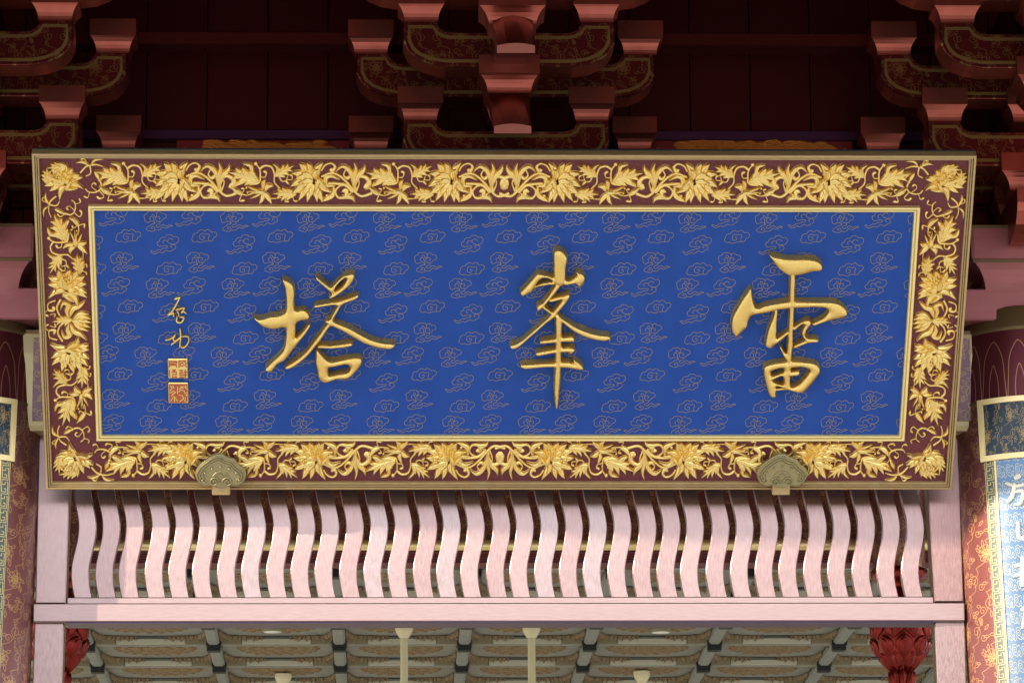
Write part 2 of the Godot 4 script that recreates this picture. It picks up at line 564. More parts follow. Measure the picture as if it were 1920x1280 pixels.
func materials() -> void:
	# the building is clad in coloured brushed copper: timber shapes with a satin metal sheen
	var pale := [srgb(157, 130, 125), srgb(167, 142, 137), srgb(162, 136, 131), srgb(172, 148, 143)]
	var faded := brush(mat("faded", Color.WHITE, 0.36, 0.95), 0.95)
	tri(faded, noise_tex(0.03, pale, 512, 512, 3, 5), Vector3(5, 0.35, 5))
	faded.normal_enabled = true
	var nt := noise_tex(0.05, [], 512, 512, 9, 4)
	nt.as_normal_map = true
	nt.bump_strength = 2.0
	faded.normal_texture = nt
	faded.normal_scale = 0.08
	var faded_h := brush(mat("faded_h", Color.WHITE, 0.36, 0.95), 0.95)
	tri(faded_h, noise_tex(0.03, pale, 512, 512, 5, 5), Vector3(0.25, 4, 4))
	faded_h.normal_enabled = true
	faded_h.normal_texture = nt
	faded_h.normal_scale = 0.08
	for v: Array in [["faded_pink", srgb(157, 128, 123)], ["faded_grey", srgb(158, 136, 132)], ["faded_rose", srgb(150, 116, 110)]]:
		var fv: StandardMaterial3D = faded.duplicate()
		var c: Color = v[1]
		fv.albedo_texture = noise_tex(0.03, [c.darkened(0.04), c.lightened(0.10), c, c.lightened(0.16)], 512, 512, 50 + M.size(), 5)
		fv.uv1_offset = Vector3(0.37 * M.size(), 0.1, 0)
		M[v[0]] = fv
	var mauve := mat("mauve", Color.WHITE, 0.45, 0.5)
	tri(mauve, noise_tex(0.012, [srgb(150, 84, 82), srgb(162, 96, 93), srgb(156, 89, 87), srgb(178, 112, 112)], 256, 256, 6, 4), Vector3(0.35, 1.2, 1.2))
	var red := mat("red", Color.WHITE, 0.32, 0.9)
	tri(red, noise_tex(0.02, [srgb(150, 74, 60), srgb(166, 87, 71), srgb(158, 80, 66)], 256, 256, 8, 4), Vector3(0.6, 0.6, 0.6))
	var rosy := mat("rosy", Color.WHITE, 0.42, 0.7)
	tri(rosy, noise_tex(0.02, [srgb(128, 70, 58), srgb(140, 80, 66)], 128, 128, 8, 4), Vector3(1, 1, 1))
	mat("dark_red", srgb(90, 34, 30), 0.38, 0.85)  # cladding red darkened in the colour itself, to deepen the eave shade
	mat("black", srgb(30, 26, 26), 0.8)
	var maroon := mat("maroon", Color.WHITE, 0.6)
	tri(maroon, noise_tex(0.06, [srgb(88, 30, 36), srgb(104, 38, 44), srgb(96, 34, 40), srgb(112, 50, 54)], 512, 512, 11, 5), Vector3(1.3, 1.3, 1.3))
	var mn := noise_tex(0.25, [], 256, 256, 12, 3)
	mn.as_normal_map = true
	maroon.normal_enabled = true
	maroon.normal_texture = mn
	maroon.normal_scale = 0.25
	var gold := mat("gold", Color.WHITE, 0.28, 0.9)
	tri(gold, noise_tex(0.02, [srgb(232, 194, 112), srgb(247, 216, 136), srgb(240, 206, 124), srgb(251, 224, 150)], 256, 256, 13, 4), Vector3(2, 2, 2))
	# cast characters: gold with dark pits
	var spots := noise_tex(0.11, [srgb(240, 206, 122), srgb(237, 201, 116), srgb(240, 206, 122), srgb(234, 197, 112), srgb(236, 199, 114), srgb(214, 176, 98), srgb(112, 88, 48)], 512, 512, 21, 3)
	var cast := mat("cast", Color.WHITE, 0.27, 0.92)
	tri(cast, spots, Vector3(1.1, 1.1, 1.1))
	var cast_side: StandardMaterial3D = cast.duplicate()
	cast_side.roughness = 0.5
	M.cast_side = cast_side
	var bronze := mat("bronze", Color.WHITE, 0.5, 0.45)
	tri(bronze, noise_tex(0.02, [srgb(166, 140, 96), srgb(190, 160, 108), srgb(178, 150, 104), srgb(196, 174, 130)], 256, 256, 14, 4), Vector3(0.8, 2.5, 2.5))
	var pat := mat("patina", Color.WHITE, 0.42, 0.5)
	tri(pat, noise_tex(0.03, [srgb(134, 128, 96), srgb(168, 150, 104), srgb(150, 140, 102), srgb(196, 164, 100)], 256, 256, 15, 4), Vector3(3, 3, 3))
	var blue := mat("blue", Color.WHITE, 0.6)
	blue.metallic_specular = 0.3
	tri(blue, noise_tex(0.012, [srgb(30, 64, 132), srgb(37, 73, 147), srgb(33, 68, 140), srgb(41, 77, 152)], 256, 256, 16, 5), Vector3(0.5, 0.5, 0.5))
	mat("line", srgb(138, 122, 106), 0.5, 0.2)
	mat("dark_line", srgb(140, 112, 62), 0.4, 0.8)
	mat("moulding_gold", srgb(244, 220, 150), 0.30, 0.6)
	mat("seal_red", srgb(176, 84, 46), 0.6)
	mat("slate", srgb(52, 58, 58), 0.7)
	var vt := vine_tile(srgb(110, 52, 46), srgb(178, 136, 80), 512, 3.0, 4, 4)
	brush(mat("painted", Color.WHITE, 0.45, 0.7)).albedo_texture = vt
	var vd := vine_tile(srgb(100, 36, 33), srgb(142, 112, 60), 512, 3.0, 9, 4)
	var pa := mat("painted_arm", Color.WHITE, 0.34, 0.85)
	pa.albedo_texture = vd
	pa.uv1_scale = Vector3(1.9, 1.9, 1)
	mat("arch_paint", Color.WHITE, 0.42, 0.6).albedo_texture = lotus_arch_tile(srgb(104, 42, 48), srgb(190, 150, 104))
	brush(mat("board_blue", Color.WHITE, 0.42, 0.8), 0.95).albedo_texture = curl_tile(srgb(82, 112, 142), srgb(190, 176, 142), 256, 2.2)
	for k: String in ["board_blue", "painted"]:
		M[k].clearcoat_enabled = true
		M[k].clearcoat = 1.0
		M[k].clearcoat_roughness = 0.34
	mat("board_head", Color.WHITE, 0.4).albedo_texture = vine_tile(srgb(34, 52, 64), srgb(186, 150, 84), 512, 3.4, 17, 3)
	brush(mat("fret", Color.WHITE, 0.42, 0.75), 0.95).albedo_texture = fret_tile(srgb(66, 74, 58), srgb(206, 180, 112))
	brush(mat("pale_gold", srgb(226, 200, 138), 0.42, 0.7), 0.95)
	for k: String in ["fret", "pale_gold"]:
		M[k].clearcoat_enabled = true
		M[k].clearcoat = 1.0
		M[k].clearcoat_roughness = 0.36
	mat("cream", srgb(196, 176, 130), 0.45, 0.5)
	mat("old_gold", srgb(110, 88, 54), 0.5, 0.4)
	mat("white_gold", srgb(238, 226, 200), 0.4)
	tri(mat("pink_panel", Color.WHITE, 0.5), vine_tile(srgb(146, 108, 120), srgb(190, 162, 112), 256, 2.4, 31, 3), Vector3(2.2, 2.2, 2.2))
	tri(mat("rib", Color.WHITE, 0.6), noise_tex(0.02, [srgb(118, 124, 116), srgb(134, 138, 128)], 128, 128, 41), Vector3(1, 1, 1))
	mat("rib_face", srgb(190, 184, 156), 0.6)
	mat("gusset", srgb(136, 126, 94), 0.6)
	mat("node", srgb(22, 24, 20), 0.6)
	tri(mat("coffer", Color.WHITE, 0.6), noise_tex(0.02, [srgb(132, 134, 124), srgb(118, 120, 110)], 128, 128, 42), Vector3(1, 1, 1))
	tri(mat("medallion", Color.WHITE, 0.55), noise_tex(0.05, [srgb(58, 44, 28), srgb(150, 126, 86), srgb(88, 70, 44), srgb(182, 156, 110)], 256, 256, 43), Vector3(5, 5, 5))
	mat("rod", srgb(226, 214, 168), 0.5)
	mat("lamp_glass", srgb(236, 232, 214), 0.4)
	tri(mat("lotus", Color.WHITE, 0.30, 0.85), noise_tex(0.03, [srgb(116, 34, 28), srgb(140, 48, 38)], 128, 128, 44), Vector3(2, 2, 2))
	mat("orange_gold", srgb(226, 132, 40), 0.4, 0.3)
	mat("lacquer", srgb(150, 24, 20), 0.5)
	mat("purple", srgb(52, 26, 74), 0.4, 0.3)
	tri(mat("stone", Color.WHITE, 0.8), noise_tex(0.02, [srgb(178, 170, 156), srgb(192, 184, 170)], 256, 256, 45), Vector3(0.2, 0.2, 0.2))
	tri(mat("woods", Color.WHITE, 0.9), noise_tex(0.03, [srgb(46, 58, 34), srgb(66, 78, 46)], 128, 128, 46), Vector3(0.1, 0.1, 0.1))
	mat("plaster", srgb(188, 176, 150), 0.8)
	mat("tile", srgb(92, 94, 92), 0.6)

# ---------------------------------------------------------------- the scene
func _ready() -> void:
	rng.seed = 7
	var cam := Camera3D.new()
	cam.name = "camera"
	cam.transform = Transform3D(Basis(CX, CY, -CF).orthonormalized(), EYE)
	cam.fov = rad_to_deg(2.0 * atan(640.0 / F))
	cam.near = 0.5
	cam.far = 600.0
	add_child(cam)
	cam.current = true

	var env := Environment.new()
	var sky := Sky.new()
	var sm := ProceduralSkyMaterial.new()
	sm.sky_top_color = Color(0.62, 0.70, 0.82)
	sm.sky_horizon_color = Color(0.97, 0.96, 0.95)
	sm.sky_curve = 0.22
	sm.ground_bottom_color = Color(0.45, 0.43, 0.40)
	sm.ground_horizon_color = Color(0.72, 0.72, 0.70)
	sm.sky_energy_multiplier = 1.6
	sky.sky_material = sm
	env.background_mode = Environment.BG_SKY
	env.sky = sky
	env.tonemap_mode = Environment.TONE_MAPPER_LINEAR
	env.tonemap_exposure = 1.46
	env.sdfgi_enabled = true
	env.ssao_enabled = true
	env.ssil_enabled = true
	var we := WorldEnvironment.new()
	we.name = "daylight"
	we.environment = env
	add_child(we)

	var sun := DirectionalLight3D.new()
	sun.name = "sun"
	var az := deg_to_rad(60.0)
	var el := deg_to_rad(18.0)
	var to_sun := Vector3(-sin(az) * cos(el), sin(el), cos(az) * cos(el))
	sun.transform = Transform3D(Basis.looking_at(-to_sun, Vector3.UP), to_sun * 40.0)
	sun.light_energy = 1.4
	sun.light_color = Color(1.0, 0.95, 0.87)
	sun.light_angular_distance = 0.6
	sun.shadow_enabled = true
	add_child(sun)

	materials()
	build_setting()
	build_columns()
	build_beams()
	build_transom()
	build_ceiling()
	build_brackets()
	build_plaque()
	build_hooks()

# ---- ground, walls, eave
func build_setting() -> void:
	var st := new_st()
	box(st, Vector3(-200, -8.3, -30), Vector3(200, -7.8, 300), 0.0)
	var g: Node3D = obj("ground", st, M.stone)
	g.set_meta("kind", "structure")
	st = new_st()
	box(st, Vector3(-12, -7.79, -16.3), Vector3(12, 3.5, -16.0), 0.0)
	g = obj("wall", st, M.plaster)
	g.set_meta("kind", "structure")
	# wooded rise added out of view to cut low sky light off the brackets
	st = new_st()
	st.set_smooth_group(0)
	for i in 40:
		var a0 := PI * (i / 40.0 - 0.5)
		var a1 := PI * ((i + 1) / 40.0 - 0.5)
		var d0 := Vector3(sin(a0), 0, cos(a0))
		var d1 := Vector3(sin(a1), 0, cos(a1))
		var h0 := -7.8 + 23.0 + 2.0 * sin(i * 1.7) + 1.2 * sin(i * 3.1)
		var h1 := -7.8 + 23.0 + 2.0 * sin((i + 1) * 1.7) + 1.2 * sin((i + 1) * 3.1)
		quad(st, d0 * 110.0 + Vector3(0, -7.9, 0), d1 * 110.0 + Vector3(0, -7.9, 0), d1 * 135.0 + Vector3(0, h1, 0), d0 * 135.0 + Vector3(0, h0, 0))
		quad(st, d0 * 135.0 + Vector3(0, h0, 0), d1 * 135.0 + Vector3(0, h1, 0), d1 * 180.0 + Vector3(0, -7.9, 0), d0 * 180.0 + Vector3(0, -7.9, 0))
	g = obj("added_hill", st, M.woods)
	g.set_meta("kind", "structure")
	# boards closing the bracket zone
	g = Node3D.new()
	g.name = "bracket_wall"
	add_child(g)
	g.set_meta("kind", "structure")
	var bk := new_st()
	box(bk, Vector3(-8, 0.3, -0.42), Vector3(8, 3.6, -0.36), 0.0)
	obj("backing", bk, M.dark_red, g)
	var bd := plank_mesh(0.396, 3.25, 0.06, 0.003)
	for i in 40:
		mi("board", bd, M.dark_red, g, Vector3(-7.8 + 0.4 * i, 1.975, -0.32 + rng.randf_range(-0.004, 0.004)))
	# the eave: soffit boards, rafters, fascia and tiles, rising towards the corner on the left
	var eave := thing("eave_roof", "dark timber eave above the brackets", "roof")
	var rise := func(x: float) -> float:
		return 0.035 * maxf(0.0, -x - 1.0) + 0.035 * maxf(0.0, x - 4.0)
	st = new_st()
	st.set_smooth_group(-1)
	for i in 24:
		var x0 := -12.0 + i
		var x1 := x0 + 1.0
		var r0: float = rise.call(x0)
		var r1: float = rise.call(x1)
		quad(st, Vector3(x0, 3.45, -0.4), Vector3(x1, 3.45, -0.4), Vector3(x1, 1.47 + r1, 4.25), Vector3(x0, 1.47 + r0, 4.25))
		quad(st, Vector3(x0, 3.75, -0.4), Vector3(x1, 3.75, -0.4), Vector3(x1, 1.78 + r1, 4.4), Vector3(x0, 1.78 + r0, 4.4))
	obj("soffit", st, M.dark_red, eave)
	for i in 60:
		var x := -11.8 + 0.4 * i
		var r0: float = rise.call(x)
		st = new_st()
		var a := Vector3(x, 3.38, -0.35)
		var b := Vector3(x, 1.40 + r0, 4.25)
		var bs := Basis.looking_at((b - a).normalized(), Vector3.UP)
		box(st, Vector3(-0.06, -0.06, -a.distance_to(b)), Vector3(0.06, 0.06, 0), 0.02)
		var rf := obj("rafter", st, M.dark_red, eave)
		rf.transform = Transform3D(bs, a)
	st = new_st()
	st.set_smooth_group(-1)
	for i in 24:
		var x0 := -12.0 + i
		var x1 := x0 + 1.0
		var r0: float = rise.call(x0)
		var r1: float = rise.call(x1)
		quad(st, Vector3(x0, 1.36 + r0, 4.27), Vector3(x1, 1.36 + r1, 4.27), Vector3(x1, 1.8 + r1, 4.27), Vector3(x0, 1.8 + r0, 4.27))
		quad(st, Vector3(x0, 1.36 + r0, 4.39), Vector3(x1, 1.36 + r1, 4.39), Vector3(x1, 1.8 + r1, 4.39), Vector3(x0, 1.8 + r0, 4.39))
		quad(st, Vector3(x0, 1.36 + r0, 4.27), Vector3(x1, 1.36 + r1, 4.27), Vector3(x1, 1.36 + r1, 4.39), Vector3(x0, 1.36 + r0, 4.39))
	obj("fascia", st, M.tile, eave)

# ---- columns with their couplet boards
func build_columns() -> void:
	for s: float in [-1.0, 1.0]:
		var foot := Vector3(-3.455 if s < 0 else 3.30, 0.16, 0.0)
		var where := "left" if s < 0 else "right"
		var o := thing("column", ("shaded maroon column at the left edge with gold scroll lines" if s < 0 else "sunlit maroon column at the right edge with gold scroll lines"), "column", foot, "columns beside the plaque")
		o.rotation.z = s * 0.030
		var R := 0.45 if s < 0 else 0.465
		var st := new_st()
		lathe(st, pv([R + 0.03, -8.0, R, -0.95, R - 0.01, -0.62]), 48, Transform3D.IDENTITY, true, 4.0, 1.5)
		obj("shaft", st, M.painted, o)
		st = new_st()
		lathe(st, pv([R - 0.01, -0.46, R - 0.03, -0.2, R - 0.06, 0.0]), 48, Transform3D.IDENTITY, true, 8.0, 1.0 / 0.46)
		var Rt := R - 0.063
		var cap := obj("painted_neck", st, M.arch_paint, o)
		cap.position.y = -0.16
		st = new_st()
		lathe(st, pv([Rt, -0.165, Rt + 0.012, -0.155, Rt + 0.012, -0.135, Rt + 0.004, -0.125, Rt + 0.0, -0.02, Rt - 0.03, 0.0, 0.0, 0.0]), 48)
		obj("collar", st, M.old_gold, o)
		st = new_st()
		lathe(st, pv([R - 0.011, -0.63, R - 0.005, -0.625, R - 0.005, -0.612, R - 0.011, -0.605]), 48)
		obj("band", st, M.old_gold, o)
		# the couplet board hangs on the column
		var b := thing("couplet_board", ("blue couplet board with gold fret edge on the shaded left column" if s < 0 else "blue couplet board glaring in sunlight on the right column"), "sign board", foot, "couplet boards on the columns")
		b.rotation.z = s * 0.030
		var top := -0.62
		var hb := 0.40
		var a_out := 0.68 if s < 0 else 0.76
		var span := func(called: String, m: Material, a0: float, a1: float, y0: float, y1: float, r0: float, r1: float, ur: float, vr: float, par: Node3D) -> MeshInstance3D:
			var q := new_st()
			var n := maxi(2, int(absf(a1 - a0) / 0.08))
			for i in n:
				var t0 := lerpf(a0, a1, float(i) / n)
				var t1 := lerpf(a0, a1, float(i + 1) / n)
				var d0 := Vector3(sin(t0), 0, cos(t0))
				var d1 := Vector3(sin(t1), 0, cos(t1))
				var up0 := Vector3(0, y0, 0)
				var up1 := Vector3(0, y1, 0)
				var u0 := float(i) / n * ur
				var u1 := float(i + 1) / n * ur
				q.set_smooth_group(0)
				quad_uv(q, d0 * r1 + up0, d0 * r1 + up1, d1 * r1 + up1, d1 * r1 + up0, Vector2(u0, -y0 * vr), Vector2(u0, -y1 * vr), Vector2(u1, -y1 * vr), Vector2(u1, -y0 * vr))
				q.set_smooth_group(-1)
				quad_uv(q, d0 * r0 + up0, d0 * r1 + up0, d1 * r1 + up0, d1 * r0 + up0, Vector2.ZERO, Vector2.ZERO, Vector2.ZERO, Vector2.ZERO)
				quad_uv(q, d0 * r0 + up1, d0 * r1 + up1, d1 * r1 + up1, d1 * r0 + up1, Vector2.ZERO, Vector2.ZERO, Vector2.ZERO, Vector2.ZERO)
			for t: float in [a0, a1]:
				var d := Vector3(sin(t), 0, cos(t))
				quad_uv(q, d * r0 + Vector3(0, y0, 0), d * r1 + Vector3(0, y0, 0), d * r1 + Vector3(0, y1, 0), d * r0 + Vector3(0, y1, 0), Vector2.ZERO, Vector2.ZERO, Vector2.ZERO, Vector2.ZERO)
			return obj(called, q, m, par)
		var yb := top - hb
		span.call("head_panel", M.board_head, -a_out + 0.07, a_out - 0.07, yb + 0.035, top - 0.035, R, R + 0.052, 3.0, 2.5, b)
		span.call("head_frame", M.pale_gold, -a_out, a_out, top - 0.035, top, R, R + 0.066, 1.0, 1.0, b)
		span.call("head_frame", M.pale_gold, -a_out, a_out, yb, yb + 0.035, R, R + 0.066, 1.0, 1.0, b)
		span.call("head_frame", M.pale_gold, -a_out, -a_out + 0.07, yb + 0.035, top - 0.035, R, R + 0.066, 1.0, 1.0, b)
		span.call("head_frame", M.pale_gold, a_out - 0.07, a_out, yb + 0.035, top - 0.035, R, R + 0.066, 1.0, 1.0, b)
		span.call("field", M.board_blue, -a_out + 0.20, a_out - 0.20, -7.0, yb, R, R + 0.05, 2.4, 2.4, b)
		for e: float in [-1.0, 1.0]:
			span.call("fret_band", M.fret, e * (a_out - 0.03) if e < 0 else e * (a_out - 0.17), e * (a_out - 0.17) if e < 0 else e * (a_out - 0.03), -7.0, yb, R, R + 0.046, 1.0, 11.0, b)
			span.call("edge_strip", M.pale_gold, e * (a_out - 0.20) if e < 0 else e * (a_out - 0.20), e * (a_out - 0.18), -7.0, yb, R, R + 0.058, 1.0, 1.0, b)
		if s > 0:
			# raised characters running off the picture's edge
			var strokes := [
				[[9, 0, 0, 10, 5, 20], [6, -14, -6, 2, -12, 22, -10], [7, 0, -8, -4, -26, -14, -38], [6, -2, -22, 12, -22, 8, -40, -2, -42], [8, 26, -4, 40, -10, 30, -40]],
				[[7, 0, 0, 0, -24, 18, -28], [6, 18, 2, 17, -26], [6, 36, 8, 34, -34, 10, -42]],
				[[6, -12, 0, 10, 4], [8, 2, 14, -2, -34], [6, -16, -16, 14, -10], [6, 2, -16, 22, -36]],
				[[7, -8, 0, 18, 6], [6, 4, 12, -8, -30], [6, 0, -10, 24, -34]],
			]
			for i in 4:
				var q := new_st()
				var ang := -0.34 + 0.015 * i
				for b0: Array in strokes[i]:
					blade(q, Transform2D(Vector2(0.0040, 0), Vector2(0, 0.0040), Vector2.ZERO), pv(b0.slice(1)), b0[0], 4, 0.018)
				var ch := obj("character", q, M.white_gold, b)
				ch.position = Vector3(sin(ang), 0, cos(ang)) * (R + 0.050) + Vector3(0, yb - 0.13 - 0.28 * i, 0)
				ch.rotation.y = ang

# ---- the long beams
func build_beams() -> void:
	# plate on top of the columns
	var o := thing("plate_beam", "dull mauve beam lying across the column tops behind the plaque", "beam")
	var a := P(35, 538, 0.35)
	var b := P(35, 598, 0.35)
	var st := new_st()
	box(st, Vector3(-8, b.y, -0.35), Vector3(8, a.y, 0.35), 0.01)
	obj("timber", st, M.mauve, o)
	# architrave between the columns with painted ends
	o = thing("architrave", "thick architrave behind the plaque with cream edged pink painted ends", "beam")
	var y0 := P(60, 806, 0.22).y
	var y1 := P(60, 617, 0.22).y
	var prof := pv([0.20, 0.0, 0.22, 0.03, 0.235, 0.16, 0.235, y1 - y0 - 0.16, 0.22, y1 - y0 - 0.03, 0.20, y1 - y0, -0.2, y1 - y0, -0.2, 0])
	st = new_st()
	prism(st, prof, -3.14, 2.955, 0.0, Transform3D(Basis(Vector3(0, 0, 1), Vector3(0, 1, 0), Vector3(1, 0, 0)), Vector3(0, y0, 0)))
	obj("timber", st, M.cream, o)
	for s: float in [-1.0, 1.0]:
		st = new_st()
		box(st, Vector3(-0.60 if s < 0 else -0.55, y0 + 0.06, 0.2), Vector3(0.55 if s < 0 else 0.50, y1 - 0.06, 0.2395), 0.002)
		obj("painted_panel", st, M.pink_panel, o, Vector3(-0.05 + s * (2.42 if s < 0 else 2.49), 0, 0))
	# the inner beam seen between the slats
	o = thing("inner_beam", "maroon inner beam with gold scroll lines seen between the slats", "beam", Vector3(0, 0, -3.6))
	var ib := P(900, 1012, -3.6).y
	var it := P(900, 830, -3.6).y
	st = new_st()
	st.set_smooth_group(-1)
	quad_uv(st, Vector3(-5, ib, 0), Vector3(-5, it, 0), Vector3(5, it, 0), Vector3(5, ib, 0), Vector2(0, -ib * 1.6), Vector2(0, -it * 1.6), Vector2(16, -it * 1.6), Vector2(16, -ib * 1.6))
	quad_uv(st, Vector3(-5, ib, -0.3), Vector3(-5, ib, 0), Vector3(5, ib, 0), Vector3(5, ib, -0.3), Vector2.ZERO, Vector2.ZERO, Vector2.ZERO, Vector2.ZERO)
	quad_uv(st, Vector3(-5, it, -0.3), Vector3(-5, it, 0), Vector3(5, it, 0), Vector3(5, it, -0.3), Vector2.ZERO, Vector2.ZERO, Vector2.ZERO, Vector2.ZERO)
	obj("face", st, M.painted, o)
	for k in 2:
		st = new_st()
		box(st, Vector3(-5, ib + 0.045 + 0.075 * k, 0.001), Vector3(5, ib + 0.052 + 0.075 * k, 0.008), 0.002)
		obj("gold_line", st, M.dark_line, o)
	st = new_st()
	lathe(st, pv([0.0, -5, 0.042, -5, 0.042, 5, 0.0, 5]), 16, Transform3D(Basis(Vector3(0, 1, 0), Vector3(1, 0, 0), Vector3(0, 0, 1)), Vector3(0, ib - 0.036, 0.0)))
	obj("gold_roll", st, M.moulding_gold, o)
	for k in 5:
		st = new_st()
		box(st, Vector3(-5, ib - 0.095 - 0.016 * k, -0.3), Vector3(5, ib - 0.08 - 0.016 * k, -0.02 - 0.01 * k), 0.003)
		obj("ridge", st, M.maroon, o)
	# hanging posts with lotus ends
	for s: float in [-1.0, 1.0]:
		var cx := P(108, 1180, -3.3).x if s < 0 else P(1689, 1180, -3.3).x
		var yr := P(1689, 1070, -3.3).y
		o = thing("lotus_post", ("dark red carved lotus pendant half hidden behind the left jamb" if s < 0 else "dark red carved lotus pendant beside the right jamb"), "carved pendant", Vector3(cx, yr, -3.3), "hanging lotus posts inside the doorway")
		st = new_st()
		lathe(st, pv([0.19, 0.0, 0.19, 1.2]), 32, Transform3D.IDENTITY, true, 2.0, 1.0)
		obj("shaft", st, M.painted, o)
		st = new_st()
		lathe(st, pv([0.19, 0.01, 0.205, 0.0, 0.205, -0.05, 0.17, -0.08, 0.10, -0.10, 0.10, -0.13]), 32)
		obj("ring", st, M.lotus, o)
		st = new_st()
		lathe(st, pv([0.06, -0.10, 0.11, -0.16, 0.165, -0.27, 0.192, -0.40, 0.195, -0.50, 0.17, -0.60, 0.11, -0.68, 0.05, -0.715, 0.064, -0.735, 0.07, -0.77, 0.06, -0.83, 0.02, -0.87, 0.0, -0.875]), 32)
		obj("bulb", st, M.lotus, o)
		for row in 5:
			for k in 8:
				var ang := TAU * (k + 0.5 * (row % 2)) / 8.0
				var yy: float = [-0.26, -0.41, -0.54, -0.645, -0.775][row]
				var rr: float = [0.162, 0.194, 0.186, 0.125, 0.066][row]
				var q := new_st()
				var wd: float = [0.12, 0.145, 0.135, 0.085, 0.055][row]
				blade(q, Transform2D.IDENTITY, pv([0, 0.06, 0, -0.02, 0, -0.10]), wd, 0, 0.028)
				blade(q, Transform2D.IDENTITY, pv([0, 0.045, 0, -0.02, 0, -0.08]), wd * 0.62, 0, 0.020, 0.018)
				var pe := obj("petal", q, M.lotus, o)
				pe.transform = Transform3D(Basis(Vector3.UP, ang) * Basis(Vector3.RIGHT, [-0.35, 0.0, 0.42, 0.75, 0.1][row]), Vector3(sin(ang), 0, cos(ang)) * (rr - 0.004) + Vector3(0, yy, 0))

# ---- slatted transom, lintel and jambs
func build_transom() -> void:
	brushed = true
	var o := thing("slat_transom", "pale pink transom of wavy wooden slats right under the plaque", "transom")
	var yt := P(940, 800, 0).y
	var yb := P(940, 1119, 0).y
	var ym := P(940, 1032, 0).y
	var half := 86.0 / 290.0
	var n := 40
	var st := new_st()
	var rows := []
	for i in n + 1:
		var y := lerpf(yb - 0.02, yt, float(i) / n)
		var off := 0.022 * sin(PI * (y - ym) / half)
		rows.append([Vector2(off - 0.0565, y), Vector2(off + 0.0565, y)])
	st.set_smooth_group(-1)
	var c := 0.005
	for i in n:
		var a: Vector2 = rows[i][0]
		var b: Vector2 = rows[i][1]
		var d: Vector2 = rows[i + 1][0]
		var e: Vector2 = rows[i + 1][1]
		quad(st, Vector3(a.x + c, a.y, 0), Vector3(d.x + c, d.y, 0), Vector3(e.x - c, e.y, 0), Vector3(b.x - c, b.y, 0))
		quad(st, Vector3(a.x, a.y, -c), Vector3(d.x, d.y, -c), Vector3(d.x + c, d.y, 0), Vector3(a.x + c, a.y, 0))
		quad(st, Vector3(b.x - c, b.y, 0), Vector3(e.x - c, e.y, 0), Vector3(e.x, e.y, -c), Vector3(b.x, b.y, -c))
		quad(st, Vector3(a.x, a.y, -0.05), Vector3(d.x, d.y, -0.05), Vector3(d.x, d.y, -c), Vector3(a.x, a.y, -c))
		quad(st, Vector3(b.x, b.y, -c), Vector3(e.x, e.y, -c), Vector3(e.x, e.y, -0.05), Vector3(b.x, b.y, -0.05))
		quad(st, Vector3(b.x, b.y, -0.05), Vector3(e.x, e.y, -0.05), Vector3(d.x, d.y, -0.05), Vector3(a.x, a.y, -0.05))
	var slat := done(st)
	for i in 35:
		var x := P(lerpf(156.0, 1709.0, i / 34.0), 935, 0).x
		var m := mi("slat", slat, M[["faded", "faded_pink", "faded", "faded_grey"][rng.randi() % 4]] if i < 22 else M[["faded", "faded_pink", "faded_pink", "faded_pink"][rng.randi() % 4]], o, Vector3(x + rng.randf_range(-0.003, 0.003), 0, rng.randf_range(-0.004, 0.0)))
		m.rotation.z = rng.randf_range(-0.003, 0.003)
	st = new_st()
	box(st, Vector3(P(124, 1120, 0.02).x, P(940, 1131.5, 0.02).y - 0.01, -0.06), Vector3(P(1751, 1120, 0.02).x, P(940, 1118.5, 0.02).y, 0.02), 0.006)
	obj("bottom_rail", st, M.faded_h, o)
	# door frame: lintel and jambs
	o = thing("door_frame", "faded pink timber frame of lintel and jambs around the doorway", "door frame")
	st = new_st()
	var ly := P(936, 1129.6, 0.09).y
	var lb := P(936, 1164.6, 0.09).y
	box(st, Vector3(P(60.5, 1150, 0.09).x, lb, -0.14), Vector3(P(1809.5, 1150, 0.09).x, ly, 0.09), 0.007)
	obj("lintel", st, M.faded_h, o)
	st = new_st()
	box(st, Vector3(P(121, 1150, 0.09).x, lb - 0.006, -0.138), Vector3(P(1751, 1150, 0.09).x, lb - 0.001, 0.084), 0.0)
	obj("underside", st, M.purple, o)
	var jamb := func(corners: PackedVector2Array, z: float, ext: float, m: Material) -> void:
		var pts := PackedVector2Array()
		for v in corners:
			var w := P(v.x, v.y, z)
			pts.append(Vector2(w.x, w.y))
		if ext > 0.0:
			var dl := (pts[3] - pts[0]) / (pts[3].y - pts[0].y)
			var dr := (pts[2] - pts[1]) / (pts[2].y - pts[1].y)
			pts[3] = pts[3] - dl * ext
			pts[2] = pts[2] - dr * ext
		var q := new_st()
		prism(q, pts, -0.12, z, 0.007)
		obj("jamb", q, m, o)
	jamb.call(pv([71.5, 815, 133, 815, 121.7, 1131, 64.7, 1131]), 0.05, 0.0, M.faded)
	jamb.call(pv([1733, 815, 1797.5, 815, 1807.2, 1128, 1752.8, 1128]), 0.05, 0.0, M.faded_rose)
	jamb.call(pv([63.3, 1166, 119, 1166, 115, 1280, 59.4, 1280]), 0.045, 5.5, M.faded)
	jamb.call(pv([1752.5, 1164, 1809.6, 1164, 1812.6, 1280, 1757.7, 1280]), 0.045, 5.5, M.faded_pink)

